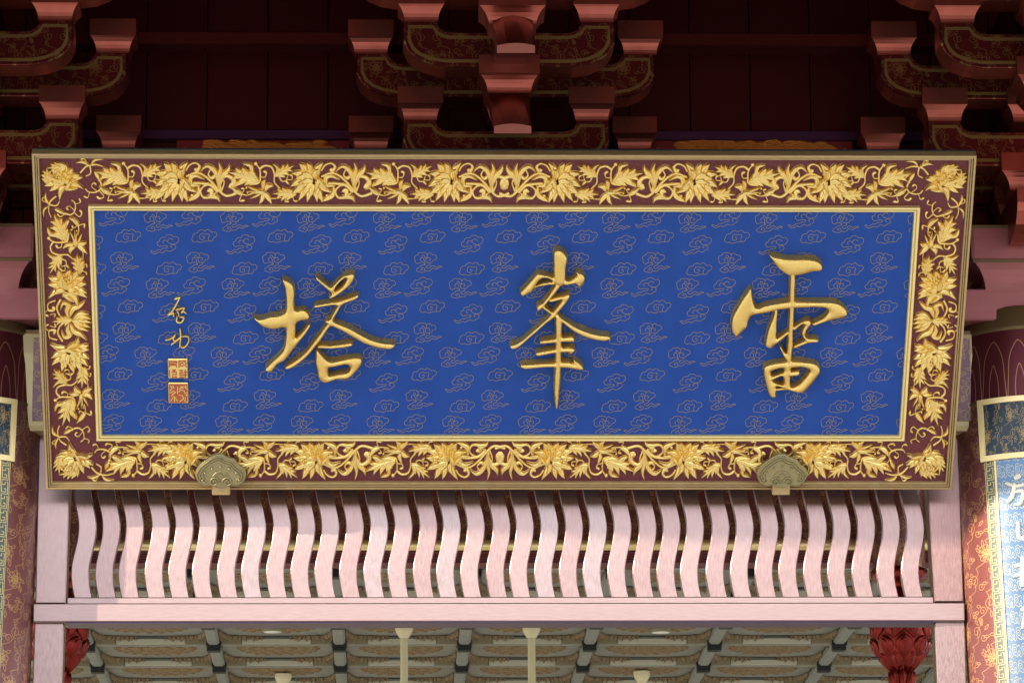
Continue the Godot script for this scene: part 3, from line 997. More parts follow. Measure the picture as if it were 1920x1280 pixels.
# ---- coffered ceiling of the room behind
func build_ceiling() -> void:
	brushed = false
	var yc := -0.807
	var px := 1.03
	var pz := 1.22
	var x0 := -1.19
	var z0 := -7.86
	var root := thing("coffered_ceiling", "grey green coffered ceiling with carved medallions seen through the doorway", "ceiling")
	root.set_meta("kind", "structure")
	var panel := plank_mesh(px - 0.08, 0.03, pz - 0.08, 0.004)
	var st := new_st()
	st.set_smooth_group(0)
	var mr := []
	for i in 9:
		var row := []
		for j in 49:
			var a := TAU * (j % 48) / 48.0
			var r := 0.36 * (1.0 - i / 8.0) * (1.0 + 0.07 * absf(sin(a * 7.0)) * (1.0 - i / 8.0))
			row.append(Vector3(cos(a) * r, (-0.012 if i > 0 else 0.0) - 0.010 * absf(sin(i * 1.9)), sin(a) * r))
		mr.append(row)
	for i in 8:
		for j in 48:
			quad(st, mr[i][j], mr[i][j + 1], mr[i + 1][j + 1], mr[i + 1][j])
	var lay := Transform3D(Basis(Vector3(1, 0, 0), Vector3(0, 0, 1), Vector3(0, -1, 0)), Vector3(0, -0.012, 0))
	var beads := new_st()
	for ring: Array in [[0.315, 20, 0.030], [0.225, 14, 0.034], [0.13, 9, 0.032], [0.0, 1, 0.05]]:
		for k in ring[1]:
			var a: float = TAU * k / ring[1]
			knob(beads, Transform2D.IDENTITY, Vector2(cos(a), sin(a)) * ring[0], ring[2], 0.020, 0.0)
	var bm := done(beads)
	st.append_from(bm, 0, lay)
	var medal := done(st)
	st = new_st()
	prism(st, pv([0, 0, 0.36, 0, 0.34, 0.016, 0.26, 0.022, 0.15, 0.045, 0.10, 0.06, 0.06, 0.10, 0.045, 0.15, 0.022, 0.26, 0.016, 0.34, 0, 0.36]), 0.0, 0.016, 0.004)
	for i in 10:
		var t := i / 9.0
		var r := 0.026 - 0.012 * t + 0.005 * sin(i * 2.7)
		var off := 0.070 * (1.0 - t) * (1.0 - t) + 0.012
		for k in 2:
			var c := Vector2(0.02 + 0.33 * t, off) if k == 0 else Vector2(off, 0.02 + 0.33 * t)
			knob(st, Transform2D.IDENTITY, c, r, 0.030, 0.010)
			if i % 2 == 0:
				knob(st, Transform2D.IDENTITY, c * 0.92, r * 0.7, 0.040, 0.012)
	var corner := done(st)
	var ribx := plank_mesh(px - 0.12, 0.062, 0.06, 0.005)
	var ribz := plank_mesh(0.10, 0.075, pz - 0.10, 0.02)
	var nodem := plank_mesh(0.112, 0.12, 0.11, 0.006)
	var face := plank_mesh(px * 0.55, 0.046, 0.012, 0.003)
	var gus := plank_mesh(px * 0.16, 0.054, 0.02, 0.003)
	for i in range(-4, 8):
		for j in range(-3, 6):
			var x := x0 + px * i
			var z := z0 - pz * j
			var c := Vector3(x + px * 0.5, yc + 0.05, z - pz * 0.5)
			var pn := mi("coffer_panel", panel, M.coffer, root, c + Vector3(0, 0.045, 0))
			var md := mi("medallion", medal, M.medallion, pn, Vector3(0, -0.005, 0))
			md.rotation.x = 0.0
			for k in 4:
				var cr := mi("corner_carving", corner, M.medallion, pn)
				var sg := Vector2([-1, 1, 1, -1][k], [-1, -1, 1, 1][k])
				cr.transform = Transform3D(Basis(Vector3(-sg.x, 0, 0), Vector3(0, 0, -sg.y), Vector3(0, -1, 0)), Vector3(sg.x * (px - 0.09) * 0.5, -0.015, sg.y * (pz - 0.09) * 0.5))
			var rx := mi("cross_rib", ribx, M.rib, root, Vector3(x + px * 0.5, yc + 0.035, z))
			mi("face_board", face, M.rib_face, rx, Vector3(0, 0, 0.033))
			for e: float in [-1.0, 1.0]:
				mi("gusset", gus, M.gusset, rx, Vector3(e * px * 0.36, 0, 0.037))
			mi("long_rib", ribz, M.rib, root, Vector3(x, yc + 0.04, z - pz * 0.5))
			mi("boss", nodem, M.node, root, Vector3(x, yc + 0.015, z))
	var back := new_st()
	box(back, Vector3(-12, yc + 0.12, -16.5), Vector3(12, yc + 0.5, -3.9), 0.0)
	obj("deck", back, M.black, root)
	back = new_st()
	box(back, Vector3(-12, 0.95, -4.2), Vector3(12, 1.25, -0.2), 0.0)
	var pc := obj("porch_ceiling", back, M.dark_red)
	pc.set_meta("kind", "structure")
	# slender lamp rods and flush lights
	var rods := [[757, 1180, "left of the two pale rods hanging from the ceiling inside the doorway"], [996, 1180, "right of the two pale rods hanging from the ceiling inside the doorway"], [530, 1270, "small pale flared rod top left of the long rods at the bottom edge"], [1203, 1265, "small pale flared rod top right of the long rods at the bottom edge"]]
	for r: Array in rods:
		var d := ray(r[0], r[1])
		var at := EYE + d * ((yc + 0.02 - EYE.y) / d.y)
		var o := thing("lamp_rod", r[2], "lamp rod", at, "rods hanging from the coffered ceiling")
		st = new_st()
		lathe(st, pv([0.072, 0.03, 0.072, 0.0, 0.066, -0.02, 0.045, -0.055, 0.034, -0.07]), 20)
		obj("canopy", st, M.rod, o)
		st = new_st()
		lathe(st, pv([0.031, -0.06, 0.031, -2.6]), 16)
		obj("rod", st, M.rod, o)
	for r: Array in [[510, 1182, "flat round light in the coffer left of the lamp rods"], [1239, 1183, "flat round light in the coffer right of the lamp rods"]]:
		var d := ray(r[0], r[1])
		var at := EYE + d * ((yc + 0.055 - EYE.y) / d.y)
		var o := thing("ceiling_disc", r[2], "ceiling light", at, "flat round ceiling lights")
		st = new_st()
		lathe(st, pv([0.075, 0.02, 0.075, -0.012, 0.0, -0.016]), 24)
		obj("diffuser", st, M.lamp_glass, o)
		st = new_st()
		lathe(st, pv([0.09, 0.02, 0.09, -0.008, 0.076, -0.013]), 24)
		obj("rim", st, M.gusset, o)

# ---- bracket sets
func block_shape(st: SurfaceTool, at: Vector3, w: float, d: float, h: float) -> void:
	# a bearing block: curved foot, straight upper half
	st.set_smooth_group(-1)
	var prof := pv([0.72, 0.0, 0.72, 0.06, 0.735, 0.14, 0.77, 0.24, 0.83, 0.34, 0.93, 0.44, 1.0, 0.49, 1.0, 0.52, 1.0, 1.0])
	for i in prof.size() - 1:
		for k in 4:
			var q := []
			for t: Array in [[i, k], [i + 1, k], [i + 1, k + 1], [i, k + 1]]:
				var p := prof[t[0]]
				var sx: float = [-1, 1, 1, -1][t[1] % 4]
				var sz: float = [1, 1, -1, -1][t[1] % 4]
				q.append(at + Vector3(sx * w * 0.5 * p.x, h * p.y, sz * (d * 0.5 - w * 0.5 * (1.0 - p.x))))
			quad(st, q[0], q[1], q[2], q[3])
	for e: Array in [[0.72, 0.0], [1.0, 1.0]]:
		var x: float = w * 0.5 * e[0]
		var z: float = d * 0.5 - w * 0.5 * (1.0 - e[0])
		var y: float = h * e[1]
		quad(st, at + Vector3(-x, y, z), at + Vector3(x, y, z), at + Vector3(x, y, -z), at + Vector3(-x, y, -z))

func arm_outline(half: float) -> PackedVector2Array:
	var e := half - 0.66
	var r := pv([0.40, 0.0, 0.50, 0.016, 0.58, 0.05, 0.63, 0.095, 0.66, 0.16, 0.66, 0.29, 0.455, 0.29, 0.43, 0.245, 0.40, 0.228, 0.36, 0.222])
	var out := PackedVector2Array()
	for p in r:
		out.append(p + Vector2(e, 0))
	for i in range(r.size() - 1, -1, -1):
		out.append(Vector2(-r[i].x - e, r[i].y))
	return out

func build_brackets() -> void:
	var cx := -0.055
	var S0 := 0.53
	var stepy := 0.44
	var zs := [0.1, 0.8, 1.5, 2.2]
	var o := thing("bracket_set", "central dark red bracket cluster with two pale pink beak ends above the plaque", "roof bracket", Vector3(cx, 0, 0), "bracket clusters under the eave")
	var dep := 0.24
	var add_arm := func(half: float, y: float, z: float) -> void:
		var st := new_st()
		var poly := arm_outline(half)
		prism(st, poly, z - dep, z, 0.006)
		for i in 0:
			pass
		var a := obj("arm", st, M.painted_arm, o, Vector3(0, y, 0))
		var q := new_st()
		ribbon(q, inset(poly, 0.035), 0.020, z, true, 0.002)
		mi("gold_border", done(q), M.dark_line, a)
		q = new_st()
		# plain red ends, top and belly of the arm, 3 mm proud of the painted timber
		q.set_smooth_group(-1)
		var op := inset(poly, -0.003)
		for i in op.size():
			var u := op[i]
			var v := op[(i + 1) % op.size()]
			quad(q, Vector3(u.x, u.y, z - dep), Vector3(v.x, v.y, z - dep), Vector3(v.x, v.y, z - 0.006), Vector3(u.x, u.y, z - 0.006))
		mi("belly", done(q), M.red, a)
	var add_block := func(x: float, y: float, z: float, w := 0.29) -> void:
		var st := new_st()
		block_shape(st, Vector3.ZERO, w, 0.30, 0.215)
		obj("block", st, M.red, o, Vector3(x, y, z))
	for k in 3:
		var z: float = zs[k]
		var y: float = S0 + stepy * k
		add_arm.call(0.655, y, z)
		for e: float in [-0.545, 0.545]:
			add_block.call(e, y + 0.29, z - dep * 0.5)
		add_arm.call(0.95, y + stepy, z)
		for e: float in [-0.86, 0.86]:
			add_block.call(e, y + stepy + 0.29, z - dep * 0.5)
		add_block.call(0.0, y + 0.29, z - dep * 0.5)
	# centre blocks carried on the projecting arms
	for k in range(1, 4):
		var z: float = zs[k]
		var y: float = [0.0, S0 + stepy - 0.16, S0 + 2 * stepy - 0.17, 1.46][k]
		var st := new_st()
		block_shape(st, Vector3.ZERO, 0.375 if k == 2 else 0.40, 0.36, 0.23)
		obj("block", st, M.red, o, Vector3(0, y, z - dep * 0.5))
	# projecting arm
	var turn := Basis(Vector3(0, 0, 1), Vector3(0, 1, 0), Vector3(1, 0, 0))
	var st := new_st()
	prism(st, pv([-0.2, 0, 0.55, 0, 0.68, 0.02, 0.78, 0.06, 0.86, 0.13, 0.88, 0.18, 0.88, 0.28, -0.2, 0.28]), -0.11, 0.11, 0.008, Transform3D(turn, Vector3(0, S0, 0)))
	obj("projecting_arm", st, M.red, o)
	st = new_st()
	box(st, Vector3(-0.105, S0 + 2 * stepy, -0.2), Vector3(0.105, S0 + 2 * stepy + 0.28, 2.2), 0.008)
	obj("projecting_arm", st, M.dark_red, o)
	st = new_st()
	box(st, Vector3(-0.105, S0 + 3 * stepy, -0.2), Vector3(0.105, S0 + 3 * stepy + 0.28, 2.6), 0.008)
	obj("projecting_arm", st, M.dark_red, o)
	# sloping beaks
	for k in 2:
		var tip := P(963, 242, 2.1) if k == 0 else P(970.5, 91, 2.8)
		var from := Vector3(0, 1.36, 1.1) if k == 0 else Vector3(0, 1.66, 1.8)
		tip.x = cx
		tip -= Vector3(cx, 0, 0)
		var dir := (tip - from).normalized()
		var len := from.distance_to(tip)
		var bs := Basis.looking_at(dir, Vector3.UP)
		st = new_st()
		st.set_smooth_group(-1)
		# section: flat belly, slightly arched back, tip cut square
		var hw := 0.112
		var sec := [Vector2(-hw, -0.024), Vector2(hw, -0.024), Vector2(hw, 0.020), Vector2(hw * 0.5, 0.031), Vector2(0, 0.035), Vector2(-hw * 0.5, 0.031), Vector2(-hw, 0.020)]
		for i in sec.size():
			var u: Vector2 = sec[i]
			var v: Vector2 = sec[(i + 1) % sec.size()]
			var g := 1.15
			quad(st, Vector3(u.x * g, u.y * 2.6, 0), Vector3(v.x * g, v.y * 2.6, 0), Vector3(v.x, v.y, -len), Vector3(u.x, u.y, -len))
		var bk := obj("beak", st, M.red, o)
		bk.transform = Transform3D(bs, from)
		st = new_st()
		st.set_smooth_group(-1)
		for i in range(1, sec.size() - 1):
			for v: Vector2 in [sec[0], sec[i], sec[i + 1]]:
				st.add_vertex(Vector3(v.x, v.y, -len - 0.001 - (0.03 - v.y) * 0.15))
		var tp := obj("beak_tip", st, M.rosy, bk)
		tp.position = Vector3.ZERO
	# big block on the plate
	st = new_st()
	block_shape(st, Vector3(0, P(1935, 540, 0.45).y, 0.0), 0.70, 0.90, 0.40)
	obj("base_block", st, M.mauve, o)
	st = new_st()
	var bt := P(1935, 425, 0.45).y
	var bm := P(1935, 489, 0.45).y
	ribbon(st, pv([-0.338, bm, 0.338, bm, 0.338, bt, -0.338, bt]), 0.022, 0.451, true, 0.003)
	obj("gold_border", st, M.old_gold, o)
	var left := o.duplicate()
	left.name = numbered("bracket_set", self)
	add_child(left)
	left.position.x = cx - 3.36
	left.set_meta("label", "left dark red bracket cluster cut off by the picture's left edge")
	var right := o.duplicate()
	right.name = numbered("bracket_set", self)
	add_child(right)
	right.position.x = cx + 3.345
	right.set_meta("label", "right dark red bracket cluster cut off by the picture's right edge")
	# long timbers running behind the clusters
	M.purple_dark = mat("purple_dark", srgb(92, 54, 84), 0.4, 0.8)
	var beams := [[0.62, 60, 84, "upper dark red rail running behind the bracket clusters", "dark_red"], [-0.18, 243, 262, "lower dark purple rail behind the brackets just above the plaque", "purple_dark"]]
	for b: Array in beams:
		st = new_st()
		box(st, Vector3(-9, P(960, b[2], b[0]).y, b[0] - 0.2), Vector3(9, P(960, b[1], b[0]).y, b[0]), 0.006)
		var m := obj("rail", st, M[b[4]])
		tag(m, b[3], "beam", "rails behind the bracket clusters")
	# bright carved panels peeping over the plaque
	for s in 2:
		var pc := thing("carved_panel", ["orange gold carved panel peeping over the plaque left of the centre brackets", "orange gold carved panel peeping over the plaque right of the centre brackets"][s], "carved panel", Vector3(0, 0, -0.2), "carved panels between the brackets")
		var ca := P([330, 1215][s], 262, -0.2)
		var cb := P([655, 1600][s], 330, -0.2)
		st = new_st()
		box(st, Vector3(ca.x, cb.y, -0.06), Vector3(cb.x, ca.y, 0), 0.004)
		obj("board", st, M.lacquer, pc)
		var q := new_st()
		for i in 70:
			var x := lerpf(ca.x + 0.22, cb.x - 0.14, i / 69.0)
			var y := ca.y - 0.035 - 0.06 * rng.randf()
			var a := rng.randf_range(-0.6, 0.6)
			blade(q, Transform2D(a, Vector2(x, y)), pv([-0.06, 0, 0, 0.02, 0.07, -0.005]), 0.055, 3, 0.02)
		obj("carving", q, M.orange_gold, pc)
		q = new_st()
		for e: float in [ca.x + 0.06, cb.x - 0.06]:
			blade(q, Transform2D(0, Vector2(e, ca.y - 0.05)), pv([0, 0, 0.01, -0.05, 0.0, -0.12]), 0.05, 0, 0.02)
		obj("end_carving", q, M.orange_gold, pc)

# ---- the plaque
func build_plaque() -> void:
	plaque = thing("hall_plaque", "big blue plaque with three gold characters in a carved gold border", "plaque", PLAQUE_AT)
	plaque.rotation.x = LEAN
	var hw := PW * 0.5
	var st := new_st()
	box(st, Vector3(-hw + 0.03, 0.03, -0.044), Vector3(hw - 0.03, PH - 0.03, -0.022), 0.0)
	var board := obj("border_board", st, M.maroon, plaque)
	# outer moulding: four mitred lengths with stepped reeds
	var outer := func(called: String, x0: float, y0: float, x1: float, y1: float, prof: PackedVector2Array, m: Material) -> void:
		# prof: x = inward from the outer edge, y = height
		var cs := [Vector2(x0, y0), Vector2(x1, y0), Vector2(x1, y1), Vector2(x0, y1)]
		var inn := [Vector2(1, 1), Vector2(-1, 1), Vector2(-1, -1), Vector2(1, -1)]
		for k in 4:
			var q := new_st()
			q.set_smooth_group(-1)
			var k2 := (k + 1) % 4
			for i in prof.size() - 1:
				var a: Vector2 = cs[k] + inn[k] * prof[i].x
				var b: Vector2 = cs[k2] + inn[k2] * prof[i].x
				var c: Vector2 = cs[k2] + inn[k2] * prof[i + 1].x
				var d: Vector2 = cs[k] + inn[k] * prof[i + 1].x
				quad(q, Vector3(a.x, a.y, prof[i].y), Vector3(b.x, b.y, prof[i].y), Vector3(c.x, c.y, prof[i + 1].y), Vector3(d.x, d.y, prof[i + 1].y))
			obj(called, q, m, plaque)
	outer.call("outer_moulding", -hw, 0.0, hw, PH, pv([0.0, -0.044, 0.0, 0.016, 0.003, 0.022, 0.013, 0.024, 0.0155, 0.019, 0.016, -0.010, 0.0195, -0.010, 0.020, 0.013, 0.0255, 0.014, 0.0275, 0.011, 0.028, -0.014, 0.0318, -0.014, 0.0323, 0.006, 0.038, 0.006, 0.041, 0.002, 0.042, -0.03]), M.bronze)
	st = new_st()
	box(st, Vector3(-hw + 0.004, PH + 0.001, -0.050), Vector3(hw - 0.004, PH + 0.006, -0.034), 0.004)
	obj("top_cover", st, M.slate, plaque)
	# inner gold moulding and blue field
	var tl := Q(162, 383)
	var br := Q(1700, 826)
	var ix0 := Q(162, 383).x * 0.5 + Q(181, 826).x * 0.5
	var ix1 := Q(1725, 390).x * 0.5 + Q(1697, 823).x * 0.5
	var iy1 := (tl.y + Q(1725, 390).y) * 0.5
	var iy0 := (br.y + Q(181, 826).y) * 0.5
	outer.call("inner_moulding", ix0, iy0, ix1, iy1, pv([0.0, -0.03, 0.0, 0.006, 0.003, 0.011, 0.009, 0.013, 0.015, 0.011, 0.018, 0.006, 0.0185, -0.010, 0.0225, -0.010, 0.023, 0.005, 0.028, 0.008, 0.034, 0.004, 0.037, -0.004, 0.040, -0.03]), M.moulding_gold)
	st = new_st()
	box(st, Vector3(ix0 + 0.02, iy0 + 0.02, -0.042), Vector3(ix1 - 0.02, iy1 - 0.02, -0.014), 0.0)
	var field := obj("blue_field", st, M.blue, plaque)
	build_clouds(field, Rect2(ix0 + 0.041, iy0 + 0.041, ix1 - ix0 - 0.082, iy1 - iy0 - 0.082))
	outline = true
	build_carving(board)
	outline = false
	build_characters()

func build_clouds(field: MeshInstance3D, clip: Rect2) -> void:
	var za := [
		[1, 920, 520, 940, 490, 950, 440, 1000, 410, 1040, 405, 1060, 370, 1110, 345, 1160, 360, 1185, 370, 1220, 345, 1260, 345, 1300, 375, 1320, 395, 1360, 385, 1410, 410, 1415, 450, 1390, 485, 1350, 500, 1340, 530, 1310, 565, 1260, 565, 1170, 570, 1110, 595, 1050, 585, 1020, 572, 980, 585, 930, 560],
		[0, 1255, 560, 1250, 500, 1270, 460, 1240, 425, 1190, 435, 1150, 420, 1100, 430, 1075, 470, 1080, 515, 1120, 540, 1165, 520, 1165, 480, 1135, 475, 1130, 490]]
	var zb := [
		[0, 1010, 1005, 985, 970, 920, 965, 870, 990, 825, 965, 815, 910, 805, 870, 830, 830, 870, 815, 890, 780, 930, 770, 960, 775, 1000, 770, 1050, 800, 1055, 850, 1020, 880, 1000, 840, 970, 825, 960, 860],
		[0, 1055, 820, 1075, 790, 1120, 780, 1160, 815, 1210, 815, 1245, 860, 1230, 900, 1180, 920, 1150, 960, 1100, 970, 1045, 960, 1030, 910, 1060, 875, 1110, 880, 1115, 915, 1090, 925],
		[0, 1000, 965, 995, 910, 970, 875, 930, 880, 915, 910, 935, 935],
		[0, 1010, 970, 1020, 1000, 1000, 1015, 950, 1020, 910, 1055, 850, 1090, 855, 1135, 900, 1150, 970, 1160, 1010, 1130, 1000, 1085, 960, 1070, 935, 1100, 960, 1115, 975, 1105],
		[0, 1110, 975, 1115, 1010, 1070, 1025, 1035, 1050, 1050, 1075, 1100, 1075, 1150, 1035, 1200, 1035, 1240, 1065, 1290, 1035, 1360, 1050, 1300, 1065, 1235, 1100, 1180, 1080, 1150, 1085, 1110, 1130, 1020, 1135]]
	var zc := [
		[0, 435, 645, 350, 645, 270, 655, 230, 610, 240, 570, 280, 550, 290, 510, 340, 480, 390, 480, 420, 440, 480, 430, 530, 445, 560, 470, 620, 465, 660, 510, 650, 555, 610, 600, 550, 615, 480, 600, 440, 570, 420, 540, 370, 540, 340, 575, 365, 605],
		[0, 445, 580, 440, 545, 470, 510, 520, 510, 545, 540],
		[0, 560, 620, 595, 650, 590, 700, 540, 720, 510, 750, 450, 750, 420, 735, 380, 745, 340, 780, 300, 775, 260, 765, 200, 800, 140, 795, 95, 745, 130, 745, 160, 765, 200, 755, 250, 720, 310, 715, 350, 690, 400, 690, 435, 670, 435, 645],
		[0, 590, 640, 540, 620, 500, 640, 500, 670, 525, 675]]
	var centre := [Vector2(1165, 470), Vector2(1025, 870), Vector2(450, 560)]
	var lines := [za, zb, zc]
	# rows: kind, first x, pitch, y at the left, y at the right
	var rows := [
		[1, 146.5, 143.35, 405, 408], [2, 217.5, 143.9, 400, 404],
		[0, 239, 142.8, 442, 444], [2, 171.5, 142.8, 452, 454],
		[1, 227, 142.6, 482, 483], [0, 173, 142.2, 503, 505],
		[1, 151.5, 142.2, 531, 531], [2, 222, 142.1, 531, 533],
		[0, 243, 141.6, 574, 575], [2, 176, 141.6, 581, 584],
		[1, 231, 141.3, 614, 615], [0, 177, 141.2, 633, 634],
		[1, 272, 143.0, 660, 661], [2, 201, 143.2, 659, 664],
		[0, 223, 142.8, 701, 703], [2, 154.5, 142.6, 711, 713],
		[1, 211, 142.4, 739, 742], [0, 155, 142.2, 760, 762],
		[1, 139.5, 142.0, 788, 789], [2, 211, 141.7, 788, 789]]
	var cache := {}
	for r: Array in rows:
		var kind: int = r[0]
		for k in 12:
			var x: float = r[1] + r[2] * k
			var y := lerpf(r[3], r[4], k / 10.0)
			var at := Q(x, y, -0.014)
			if at.x < clip.position.x - 0.12 or at.x > clip.end.x + 0.12:
				continue
			var top := Q(x, y - 25).y
			var inside := clip.grow(-0.0).has_point(at - Vector2(0.085, 0.10)) and clip.has_point(at + Vector2(0.12, 0.10))
			if kind == 2:
				inside = clip.has_point(at - Vector2(0.12, 0.10)) and clip.has_point(at + Vector2(0.09, 0.09))
			if kind == 0:
				inside = clip.has_point(at - Vector2(0.085, 0.05)) and clip.has_point(at + Vector2(0.085, 0.05))
			if inside and cache.has(kind):
				mi("cloud_motif", cache[kind], M.line, field, Vector3(at.x, at.y, -0.014))
				continue
			var st := new_st()
			var any := false
			for ln: Array in lines[kind]:
				var pts := PackedVector2Array()
				for i in range(1, ln.size() - 1, 2):
					var v: Vector2 = (Vector2(ln[i], ln[i + 1]) - centre[kind]) / 10.66
					pts.append(Vector2(v.x * 0.00332, -v.y * MY))
				pts = smooth_line(pts, 3, ln[0] == 1)
				if ln[0] == 1:
					pts.append(pts[0])
				if inside:
					ribbon(st, pts, 0.0033, 0.0, false, 0.0018)
					any = true
				else:
					# cut where the moulding covers the field
					var run := PackedVector2Array()
					for p in pts:
						if clip.has_point(p + at):
							run.append(p)
						else:
							if run.size() > 1:
								ribbon(st, run, 0.0033, 0.0, false, 0.0018)
								any = true
							run = PackedVector2Array()
					if run.size() > 1:
						ribbon(st, run, 0.0033, 0.0, false, 0.0018)
						any = true
			if not any:
				continue
			var m := done(st)
			if inside:
				cache[kind] = m
			mi("cloud_motif", m, M.line, field, Vector3(at.x, at.y, -0.014))

# ---- carved border
func serrated(st: SurfaceTool, tf: Transform2D, base: Vector2, tip: Vector2, w: float, z0 := 4.0) -> void:
	var ax := tip - base
	var nn := Vector2(-ax.y, ax.x).normalized()
	for k in 3:
		var t: float = [0.12, 0.34, 0.54][k]
		for s: float in [-1.0, 1.0]:
			var b := base + ax * t
			var e: Vector2 = base + ax * (t + 0.27) + nn * s * w * 0.5 * [0.86, 1.0, 0.72][k]
			blade(st, tf, PackedVector2Array([b - ax * 0.08, b.lerp(e, 0.5) + ax * 0.015, e]), w * [0.34, 0.31, 0.25][k], 3, 0.012, z0 * 0.001)
	blade(st, tf, PackedVector2Array([base, base.lerp(tip, 0.6), tip]), w * 0.30, 3, 0.014, (z0 + 1.0) * 0.001)

func peony(st: SurfaceTool, tf: Transform2D) -> void:
	blades(st, tf, [
		[14, 3, 12, 3, -10, 6, -22, 13, -35, 16], [14, 3, 12, 3, -8, 10, -13, 24, -21, 34], [13, 3, 12, 3, 0, 10, -1, 24, -6, 35], [14, 3, 12, 3, 12, 8, 13, 22, 24, 36],
		[15, 3, 13, 4, -10, 0, -24, -2, -37, -7], [14, 3, 13, 4, -10, -4, -22, -14, -35, -20], [14, 3, 12, 3, -6, -8, -14, -22, -23, -33], [14, 3, 12, 3, 0, -9, -3, -24, -7, -36],
		[14, 3, 12, 3, 5, -9, 10, -24, 12, -36], [13, 3, 12, 3, 9, -9, 16, -24, 22, -36], [13, 3, 13, 4, 12, 3, 23, -12, 40, -18]])
	blades(st, tf, [
		[14, 3, 12, 14, 0, 3, -14, 9, -27, 8], [13, 3, 12, 15, 3, 5, -8, 14, -15, 17], [14, 3, 12, 14, -2, 0, -16, -5, -26, -10], [14, 3, 12, 15, 0, -3, -8, -14, -15, -20],
		[14, 3, 12, 15, 3, -4, 2, -16, 0, -24], [13, 3, 12, 15, 6, -3, 11, -14, 13, -22], [12, 3, 13, 13, 10, 4, 8, 16, 14, 24]])
	blades(st, tf, [
		[12, 3, 12, 26, 4, 2, -8, 4, -17, 3], [11, 3, 12, 27, 4, -1, -5, -7, -12, -10], [11, 3, 12, 28, 6, -2, 4, -10, 2, -15],
		[10, 0, 14, 31, 17, 9, 12, -2, 8, -17], [8, 0, 13, 29, 14, 8, 22, -2, 30, -12]])
	for q: Vector2 in [Vector2(-18, 0), Vector2(-21, -4), Vector2(-14, -3), Vector2(10, 2), Vector2(13, 6)]:
		knob(st, tf, q, 2.4, 0.010, 0.034)

func scroll_work(st: SurfaceTool, tf: Transform2D) -> void:
	blades(st, tf, [
		[7, 1, 12, 3, 114, -22, 94, -27, 80, -17, 67, -2, 52, 11, 38, 15, 20, 8],
		[10, 3, 13, 4, 80, -14, 81, 9, 84, 23, 80, 37], [12, 0, 13, 3, 81, -12, 88, 9, 98, 20, 101, 30], [11, 0, 12, 3, 79, -12, 76, 10, 69, 22, 58, 27, 46, 17],
		[8, 2, 12, 3, 66, 22, 61, 12, 68, 5, 73, 10], [14, 2, 13, 3, 82, -17, 83, 0, 94, 9, 106, 3, 107, -8, 98, -11],
		[8, 1, 12, 3, 78, -20, 64, -7, 46, -4, 33, -4], [12, 0, 13, 3, 46, -8, 29, -6, 28, 6, 38, 10, 54, 3],
		[12, 0, 13, 3, 42, -6, 42, -23, 31, -31, 19, -36], [10, 2, 13, 3, 74, -10, 57, -7, 46, -17, 51, -29, 64, -28, 66, -18, 58, -18],
		[11, 0, 12, 3, 52, -31, 67, -28, 77, -30, 82, -38], [5, 1, 11, 3, 84, -20, 90, -2, 84, 10], [9, 2, 12, 3, 20, 19, 27, 29, 38, 33, 45, 27, 41, 19, 35, 22], [5, 0, 12, 3, 62, -24, 70, -24, 76, -18]])
	knob(st, tf, Vector2(30, -25), 2.6, 0.008, 0.014)

func lily_bud(st: SurfaceTool, tf: Transform2D) -> void:
	blades(st, tf, [
		[10, 3, 13, 4, 169, -14, 168, -4, 173, 5], [12, 0, 13, 4, 171, -18, 177, -9, 187, -8], [12, 3, 13, 4, 169, -22, 177, -30, 184, -39], [11, 3, 13, 4, 167, -22, 166, -32, 160, -39],
		[6, 0, 12, 4, 165, -21, 155, -26, 143, -31], [11, 0, 15, 10, 172, -19, 163, -18, 151, -18], [5, 0, 12, 8, 166, -16, 152, -14, 137, -8], [4, 0, 12, 7, 160, -18, 148, -18, 136, -17], [4, 0, 12, 7, 164, -21, 150, -20, 138, -24]])
	knob(st, tf, Vector2(137, -12), 2.4, 0.01, 0.006)
	knob(st, tf, Vector2(139, -21), 2.2, 0.01, 0.006)

func vine_work(st: SurfaceTool, tf: Transform2D) -> void:
	blades(st, tf, [
		[6, 1, 12, 2, 143, -6, 160, -3, 163, 9, 162, 22, 155, 31], [6, 1, 12, 2, 161, 21, 172, 28, 184, 25, 189, 12, 189, -2, 199, -13], [6, 2, 11, 2, 164, 7, 172, 8, 174, 15, 168, 18],
		[10, 0, 13, 5, 131, 32, 145, 28, 149, 15, 160, 3], [10, 0, 13, 4, 115, -8, 124, -3, 134, -2], [8, 3, 12, 4, 193, 10, 195, 24, 185, 34],
		[4, 1, 11, 2, 198, 8, 202, 1, 210, 1, 214, 10], [6, 0, 11, 3, 208, 2, 213, -2, 217, -6], [5, 2, 11, 2, 212, 3, 221, 3, 222, 9, 217, 12],
		[4, 1, 11, 2, 172, -24, 183, -31, 203, -30], [11, 3, 13, 4, 128, -24, 118, -18, 109, -8], [5, 2, 11, 3, 127, -24, 133, -15, 127, -13], [6, 2, 11, 3, 128, -25, 124, -35, 134, -35], [4, 1, 11, 2, 128, -24, 138, -25, 148, -23],
		[5, 2, 11, 3, 212, -28, 208, -36, 216, -37], [5, 2, 11, 3, 222, -24, 225, -35, 232, -36], [4, 1, 11, 2, 216, -24, 230, -20, 242, -20]])
	knob(st, tf, Vector2(155, 31), 4.2, 0.016, 0.0)
	knob(st, tf, Vector2(133, -1), 2.5, 0.01, 0.01)
	knob(st, tf, Vector2(152, 14), 2.4, 0.01, 0.012)
	knob(st, tf, Vector2(196, 11), 2.4, 0.01, 0.012)

